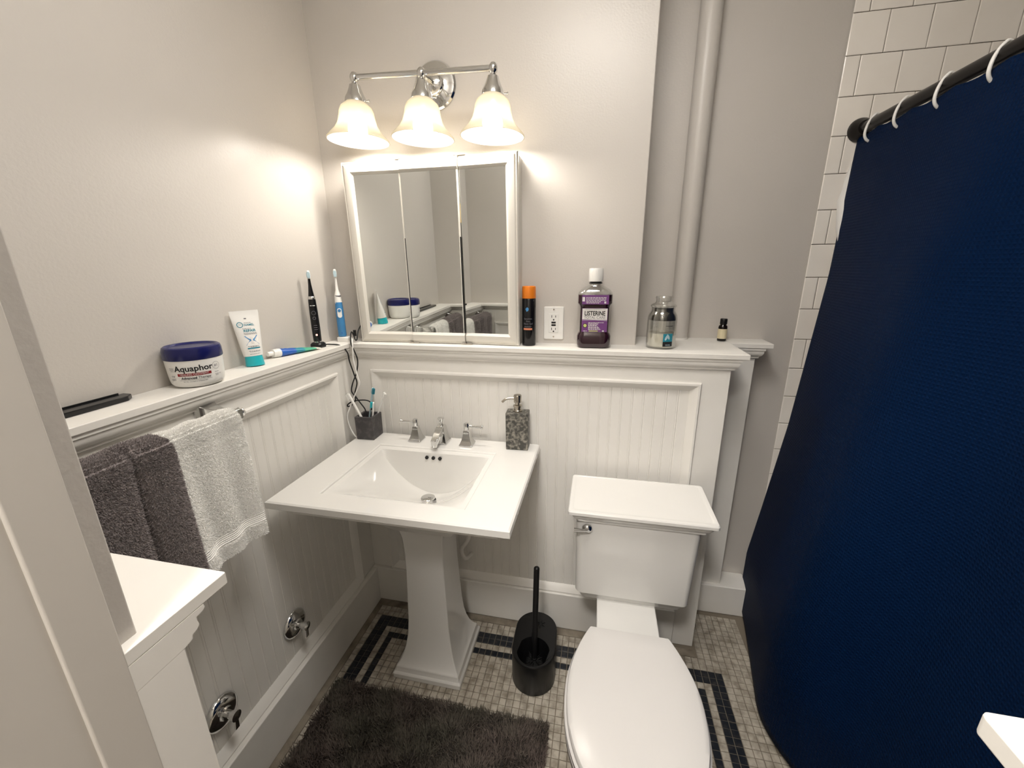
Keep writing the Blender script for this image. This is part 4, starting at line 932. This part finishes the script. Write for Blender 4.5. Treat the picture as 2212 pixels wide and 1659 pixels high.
# wall outlet
wo = thing('wall_outlet', 'white grounded wall outlet plate between the can and the mouthwash', 'outlet', (0.750, YU, 1.2475))
MB().loft([[(x, -h, z) for x, z in rrect(a, b, 0.004, 4)] for a, b, h in ((0.0355,0.0580,0.0),(0.0355,0.0580,0.003),(0.0335,0.0560,0.0055))]).build('cover_plate', 'white_plastic', wo, smooth=25)
MB().box(-0.0168, 0.0168, -0.0072, -0.005, -0.0335, 0.0335).build('receptacle', 'white_plastic', wo, bevel=0.0008)
def y_face(gs, m, y, root, name): 
    mb = MB()
    for g in gs: mb.add([(x, y, z) for x, z in g[0]], g[1])
    return mb.build(name, m, root, recalc=False)
for s in (1, -1):
    for x0, hh in ((-0.0068, 0.0044), (0.0068, 0.0036)): y_face([rect_geo(x0-0.0011, x0+0.0011, s*0.021+(.003 if s > 0 else .001)-hh, s*0.021+(.003 if s > 0 else .001)+hh)], 'black_rubber', -0.0074, wo, 'slot')
    y_face([disc_geo(0.0028, 14, 0, 0.0125 if s > 0 else -0.0290)], 'black_rubber', -0.0074, wo, 'ground_hole')
for z in (0.0028, -0.0065): MB().box(-0.0078, 0.0078, -0.0088, -0.0070, z-0.0028, z+0.0028).build('test_button', 'black_plastic', wo, bevel=0.0005)
for z in (0.0485, -0.0485): MB().lathe([(0.0, 0.0050), (0.0030, 0.0050), (0.0026, 0.0068), (0.0, 0.0070)], 12, (0, 0, z), RX, False, False).build('screw', 'nickel', wo)

# mouthwash bottle
mw = thing('mouthwash_bottle', 'purple mouthwash bottle with a white cap on the back ledge', 'bottle', (0.8920, 0.060, ZT), (0, 0, 0.05))
def mwl(hx, hy, r, z): return [(x, y, z) for x, y in rrect(hx, hy, r, 7)]
MB().loft([mwl(.046,.026,.018,0), mwl(.0525,.031,.022,.004), mwl(.0555,.034,.024,.012), mwl(.0560,.034,.024,.040), mwl(.0530,.0325,.022,.048), mwl(.0485,.030,.018,.053), mwl(.0480,.030,.018,.136), mwl(.0500,.031,.019,.142), mwl(.0560,.034,.024,.149), mwl(.0560,.034,.024,.1765)]).build('bottle_body', 'plum_liquid', mw, smooth=30)
MB().loft([mwl(.0560,.034,.024,.1768), mwl(.0545,.033,.0235,.183), mwl(.0470,.029,.0235,.192), mwl(.0330,.023,.0215,.2005), mwl(.0215,.0185,.0170,.2065), mwl(.0195,.0185,.0178,.2085), mwl(.0195,.0185,.0178,.217)]).build('shoulder', 'glass_clear', mw, smooth=40)
MB().lathe([(0.0200, 0.2115), (0.0215, 0.2125), (0.0215, 0.2145), (0.0195, 0.2155), (0.0195, 0.2190)], 32).build('seal_band', 'seal_black', mw, smooth=30)
cp = MB()
R_ = []
for j in range(96): R_.append(0.0228+(0.0005 if j % 2 else 0.0))
cp.loft([[(r*k*math.cos(2*PI*j/96), r*k*math.sin(2*PI*j/96), z) for j, r in enumerate(R_)] for k, z in ((1.0, .2185), (1.01, .2195), (1.0, .2500), (0.97, .2580), (0.93, .2600))]); cp.build('cap', 'white_plastic', mw, smooth=40)
def mwf(gs, m, y, name): return y_face(gs, m, y, mw, name)
mwf([rect_geo(-0.0415, 0.0415, 0.0555, 0.1335)], 'ink_purple', -0.0304, 'label')
mwf([rect_geo(-0.0405, 0.0405, 0.0905, 0.1325)], 'label_white', -0.0307, 'label_band')
mwf([shift(text_geo('LISTERINE', 0.0200, 0.028, 'CENTER', 0.76), 0, 0.1165)], 'ink_black', -0.0310, 'lettering')
mwf([shift(text_geo('TOTAL CARE', 0.0132, 0.0, 'CENTER', 0.88), 0, 0.1030)], 'ink_grey', -0.0310, 'lettering')
mwf([([(-.0405,.0975),(.0405,.0955),(.0405,.0905),(-.0405,.0905)], [(0,1,2,3)])], 'ink_purple', -0.0309, 'swoosh')
mwf([([(-.0405,.0955),(0,.0962),(.0405,.0935),(.0405,.0925),(0,.0950),(-.0405,.0945)], [(0,1,4,5),(1,2,3,4)])], 'label_white', -0.0311, 'swoosh')
mwf([g for k, (y, a, b) in enumerate(((.1295,-.034,.034),)) for g in print_lines(a, b, y, .0012, seed=60)], 'ink_grey', -0.0311, 'lettering')['kind'] = 'stuff'
mwf([g for k, (y, a, b) in enumerate(((.0865,-.020,.030),(.0830,-.020,.012),(.0798,-.020,.012),(.0766,-.020,.008),(.0734,-.020,.012),(.0702,-.020,.016),(.0670,-.020,.018),(.0638,-.020,.020),(.0585,-.036,-.024))) for g in print_lines(a, b, y, .0017, seed=k+70)], 'ink_white', -0.0308, 'lettering')['kind'] = 'stuff'
mwf([disc_geo(.0072, 20, -.0305, .0765)], 'ink_black', -0.0307, 'badge'); mwf([disc_geo(.0055, 20, -.0305, .0765)], 'label_lime', -0.0309, 'badge')
mwf([rect_geo(-.018, .012, .0572, .0602)], 'label_lime', -0.0308, 'badge'); mwf([rect_geo(.026, .032, .0568, .0608)], 'ink_white', -0.0308, 'badge')
mwf([rect_geo(-.0430, .0430, .1465, .1765)], 'ink_purple', -0.0346, 'label')
mwf([rect_geo(-.0420, -.0340, .1560, .1700), rect_geo(.0285, .0345, .1495, .1560)]+[g for k, (y, a, b) in enumerate(((.1685,-.030,.036),(.1640,-.030,.034),(.1595,-.030,.034),(.1550,-.030,.020),(.1510,-.029,.012))) for g in print_lines(a, b, y, .0019, seed=k+90)], 'ink_white', -0.0350, 'lettering')['kind'] = 'stuff'

# jar candle
cj = thing('candle_jar', 'lidded glass jar candle with white wax beside the riser pipe', 'candle', (1.1150, 0.088, ZT))
go = [(0.0400,0),(0.0455,0.003),(0.0470,0.010),(0.0470,0.098),(0.0455,0.108),(0.0400,0.118),(0.0370,0.123),(0.0370,0.134)]
gi = [(r-0.0028, max(z, 0.005)) for r, z in go][::-1]
MB().lathe_closed(go+gi, 48).build('glass_jar', 'glass_clear', cj, smooth=40)
MB().lathe([(0.0, 0.0055), (0.0400, 0.0055), (0.0438, 0.010), (0.0438, 0.047), (0.0425, 0.0495), (0.038, 0.0480), (0.0, 0.0475)], 40, (0,0,0), None, False, False).build('wax', 'wax', cj, smooth=40)
MB().lathe_closed([(0.0440, 0.093), (0.0425, 0.1065), (0.0372, 0.117), (0.0338, 0.122), (0.0338, 0.131), (0.0332, 0.131), (0.0332, 0.121), (0.0368, 0.116), (0.0420, 0.105), (0.0434, 0.093)], 40).build('soot_ring', 'soot_glass', cj, smooth=40)
MB().lathe([(0.0, 0.1345), (0.0385, 0.1345), (0.0405, 0.1375), (0.0405, 0.1405), (0.0370, 0.1440), (0.0290, 0.1480), (0.0245, 0.1530), (0.0250, 0.1600), (0.0270, 0.1660), (0.0250, 0.1700), (0.0, 0.1705)], 44, (0,0,0), None, False, False).build('lid', 'glass_clear', cj, smooth=35)
TH = -PI/2+0.36
lb = MB(); on_cyl(lb, rect_geo(-0.0165, 0.0165, 0.0100, 0.0520, 10), 0.0472, TH); lb.build('label', 'teal_print', cj, recalc=False)
lb = MB(); on_cyl(lb, rect_geo(-0.0165, 0.0165, 0.0100, 0.0260, 10), 0.0472, TH, .0006); lb.build('label', 'ink_black', cj, recalc=False)
lb = MB()
for cx_, cy_, a_, l_ in ((-.006, .040, .25, .013), (.000, .042, -.25, .012), (.006, .041, -.7, .011)):
    g = [(cx_+l_*.36*math.sin(k*PI/8)*math.cos(a_)-l_*math.cos(k*PI/8)*math.sin(-a_), cy_+l_*.36*math.sin(k*PI/8)*math.sin(-a_)*-1+l_*math.cos(k*PI/8)*math.cos(a_)*0.75) for k in range(16)]
    on_cyl(lb, (g, [tuple(range(16))]), 0.0472, TH, .0010)
for k, z in enumerate((.0165, .0135)):
    for g in print_lines(-.008, .009, z, .0012, seed=k+120): on_cyl(lb, g, 0.0472, TH, .0010)
lb.build('print', 'pale_blue', cj, recalc=False)['kind'] = 'stuff'
lb = MB(); on_cyl(lb, rect_geo(-0.012, 0.014, 0.076, 0.0775, 8), 0.0440, TH+.05); on_cyl(lb, rect_geo(-0.0135, 0.0145, 0.0580, 0.0590, 8), 0.0440, TH+.05); lb.build('back_label_edge', 'soot_glass', cj, recalc=False)

# small oil bottle
ob = thing('oil_bottle', 'tiny dark dropper bottle with a cream label at the ledge end', 'bottle', (1.350, 0.250, ZT))
MB().lathe([(0.0, 0), (0.0140, 0), (0.0152, 0.002), (0.0152, 0.048), (0.0140, 0.054), (0.0095, 0.059), (0.0090, 0.062)], 28, (0,0,0), None, False, True).build('bottle_body', 'amber_dark', ob, smooth=35)
MB().lathe([(0.0115, 0.060), (0.0120, 0.061), (0.0120, 0.078), (0.0110, 0.080), (0.0, 0.0805)], 28, (0,0,0), None, True, False).build('cap', 'black_plastic', ob, smooth=30)
MB().lathe_closed([(0.0155, 0.009), (0.0155, 0.044), (0.0150, 0.044), (0.0150, 0.009)], 28).build('label', 'label_cream', ob, smooth=40)

# ------------------------------------------------------------------ shower rod, rings, curtain, liner
RXX, RZ = 1.684, 1.845
cr = thing('curtain_rod', 'dark bronze shower curtain rod fixed to the tiled wall', 'rod', (RXX, YD-0.010, RZ))
MB().tube([(0, 0, 0), (0, -1.461, 0)], 0.0160, 24).build('rod', 'dark_metal', cr, smooth=50)
MB().lathe([(0.0, 0), (0.034, 0), (0.034, 0.006), (0.031, 0.016), (0.0235, 0.026), (0.0205, 0.034), (0.0, 0.034)], 32, (0, 0, 0), RX, False, False).build('flange', 'dark_metal', cr, smooth=35)
def x_base(z): return float(np.interp(z, [0.0, 0.27, 0.48, 0.85, 1.40, 1.84], [1.570, 1.570, 1.595, 1.636, 1.674, 1.686]))
def pleat(y, z):
    k = (0.55+0.45*(1-max(0, min(1, z/1.8))))*max(0.14, min(1, (1.84-z)/0.40))
    f = np.interp(y, [-1.6, -1.25, -1.05, -0.88, -0.76, -0.62, -0.50, -0.40, -0.30, -0.22, -0.10, 0.06, 0.18, 0.29], [0.0, 0.018, -0.030, 0.0, -0.050, -0.02, 0.006, -0.030, -0.075, -0.085, -0.060, -0.028, -0.006, 0.012])
    return k*float(f)
sc_ = thing('shower_curtain', 'navy blue waffle shower curtain hanging from the dark rod', 'curtain', (1.55, -0.55, 0.03))
ys = np.linspace(0.285, -1.10, 180); zs_ = np.linspace(1.826, 0.028, 70)
# smooth the fold line
def smooth_f(y, z, w=0.045): return sum(pleat(y+w*d, z) for d in (-1, -.6, -.3, 0, .3, .6, 1))/7
P = np.zeros((len(zs_), len(ys), 3))
for i, z in enumerate(zs_):
    for j, y in enumerate(ys):
        top = max(0, (z-1.70)/0.10)
        P[i, j] = (x_base(z)+smooth_f(y, z)-0.008, y, z-0.006*top*abs(math.sin((y-0.1825)*PI/0.137)))
P -= np.array(sc_.location)[None, None]
mb = MB().grid(P); cu = mb.build('cloth', 'curtain_cloth', sc_, smooth=80)
uvl = cu.data.uv_layers.new(name='UVMap')
arc_ = np.concatenate([[0], np.cumsum(np.abs(np.diff(ys))*1.02)])
for lp in cu.data.loops:
    i, j = divmod(lp.vertex_index, len(ys)); uvl.data[lp.index].uv = (arc_[j], zs_[i])
so = cu.modifiers.new('thickness', 'SOLIDIFY'); so.thickness = 0.0016; so.offset = 0
# liner on the tub side
ln_ = thing('shower_liner', 'white plastic shower liner peeking out behind the navy curtain', 'shower liner', (1.70, -0.5, 0.30))
ys2 = np.linspace(0.298, -1.10, 110); zs2 = np.linspace(1.832, 0.30, 50)
P = np.zeros((len(zs2), len(ys2), 3))
for i, z in enumerate(zs2):
    e = 0.006*math.sin(z*23)+0.004*math.sin(z*57+1)-0.030*max(0, min(1, (1.62-z)/0.15))
    for j, y in enumerate(ys2):
        P[i, j] = (max(x_base(z), 1.655)+0.012+0.6*smooth_f(y, z, .03)+0.006*math.sin(y*40+z*3)-0.030*math.exp(-((y-0.30)/0.02)**2)*max(0, math.sin((1.80-z)*9)) , y+e*(1 if j == 0 else max(0, 1-j/6)), z)
P -= np.array(ln_.location)[None, None]
lo = MB().grid(P).build('sheet', 'liner_plastic', ln_, smooth=80)
so = lo.modifiers.new('thickness', 'SOLIDIFY'); so.thickness = 0.0008; so.offset = 0
names = ['curtain ring nearest the tiled wall on the dark rod', 'second white curtain ring from the tiled wall', 'third white curtain ring from the tiled wall', 'fourth white curtain ring from the tiled wall, nearest the camera']
ring0 = None
for k, yy in enumerate((0.222, 0.094, -0.048, -0.191)):
    rt = thing('curtain_ring', ('white ' if k == 0 else '')+names[k], 'curtain ring', (RXX, yy, RZ), (0, 0, 0.22), group='white hooks on the curtain rod')
    if ring0 is None:
        pts = []
        for a in np.linspace(math.radians(60), math.radians(262), 22):
            pts.append((0.0225*math.cos(a)-0.001, 0, 0.0225*math.sin(a)-(0.028 if a > PI else 0.028*max(0, (a-PI/2)/(PI/2)) if a > PI/2 else 0)))
        pts += [(0.004, -0.002, -0.053), (0.008, -0.004, -0.050)]
        ring0 = MB().tube(spline(pts, 3), 0.0036, 10).build('hook', 'white_plastic', rt, smooth=60)
    else: copy_of(ring0, rt)

# ------------------------------------------------------------------ added fill lamps on the ceilings, both out of view
def fill_dome(label, loc, glow, k=1.0):
    o = thing('added_fill_lamp', label, 'added fill lamp', loc)
    MB().lathe([(r*k, z) for r, z in ((0.0, 0.0), (0.17, 0.0), (0.17, -0.02), (0.15, -0.025), (0.0, -0.025))], 40, (0,0,0), None, False, False).build('base_plate', 'nickel', o, smooth=35)
    MB().lathe([(r*k, z) for r, z in ((0.155, -0.026), (0.150, -0.05), (0.12, -0.085), (0.07, -0.105), (0.0, -0.112))], 40, (0,0,0), None, True, False).build('fill_bowl', glow, o, smooth=50)
fill_dome('added unseen fill lamp above the middle of the bathroom', (0.84, -0.80, ZC), 'ceiling_fill_glow', 1.6)
fill_dome('added unseen fill lamp in the hall behind the camera', (0.68, -1.80, ZC), 'hall_fill_glow')
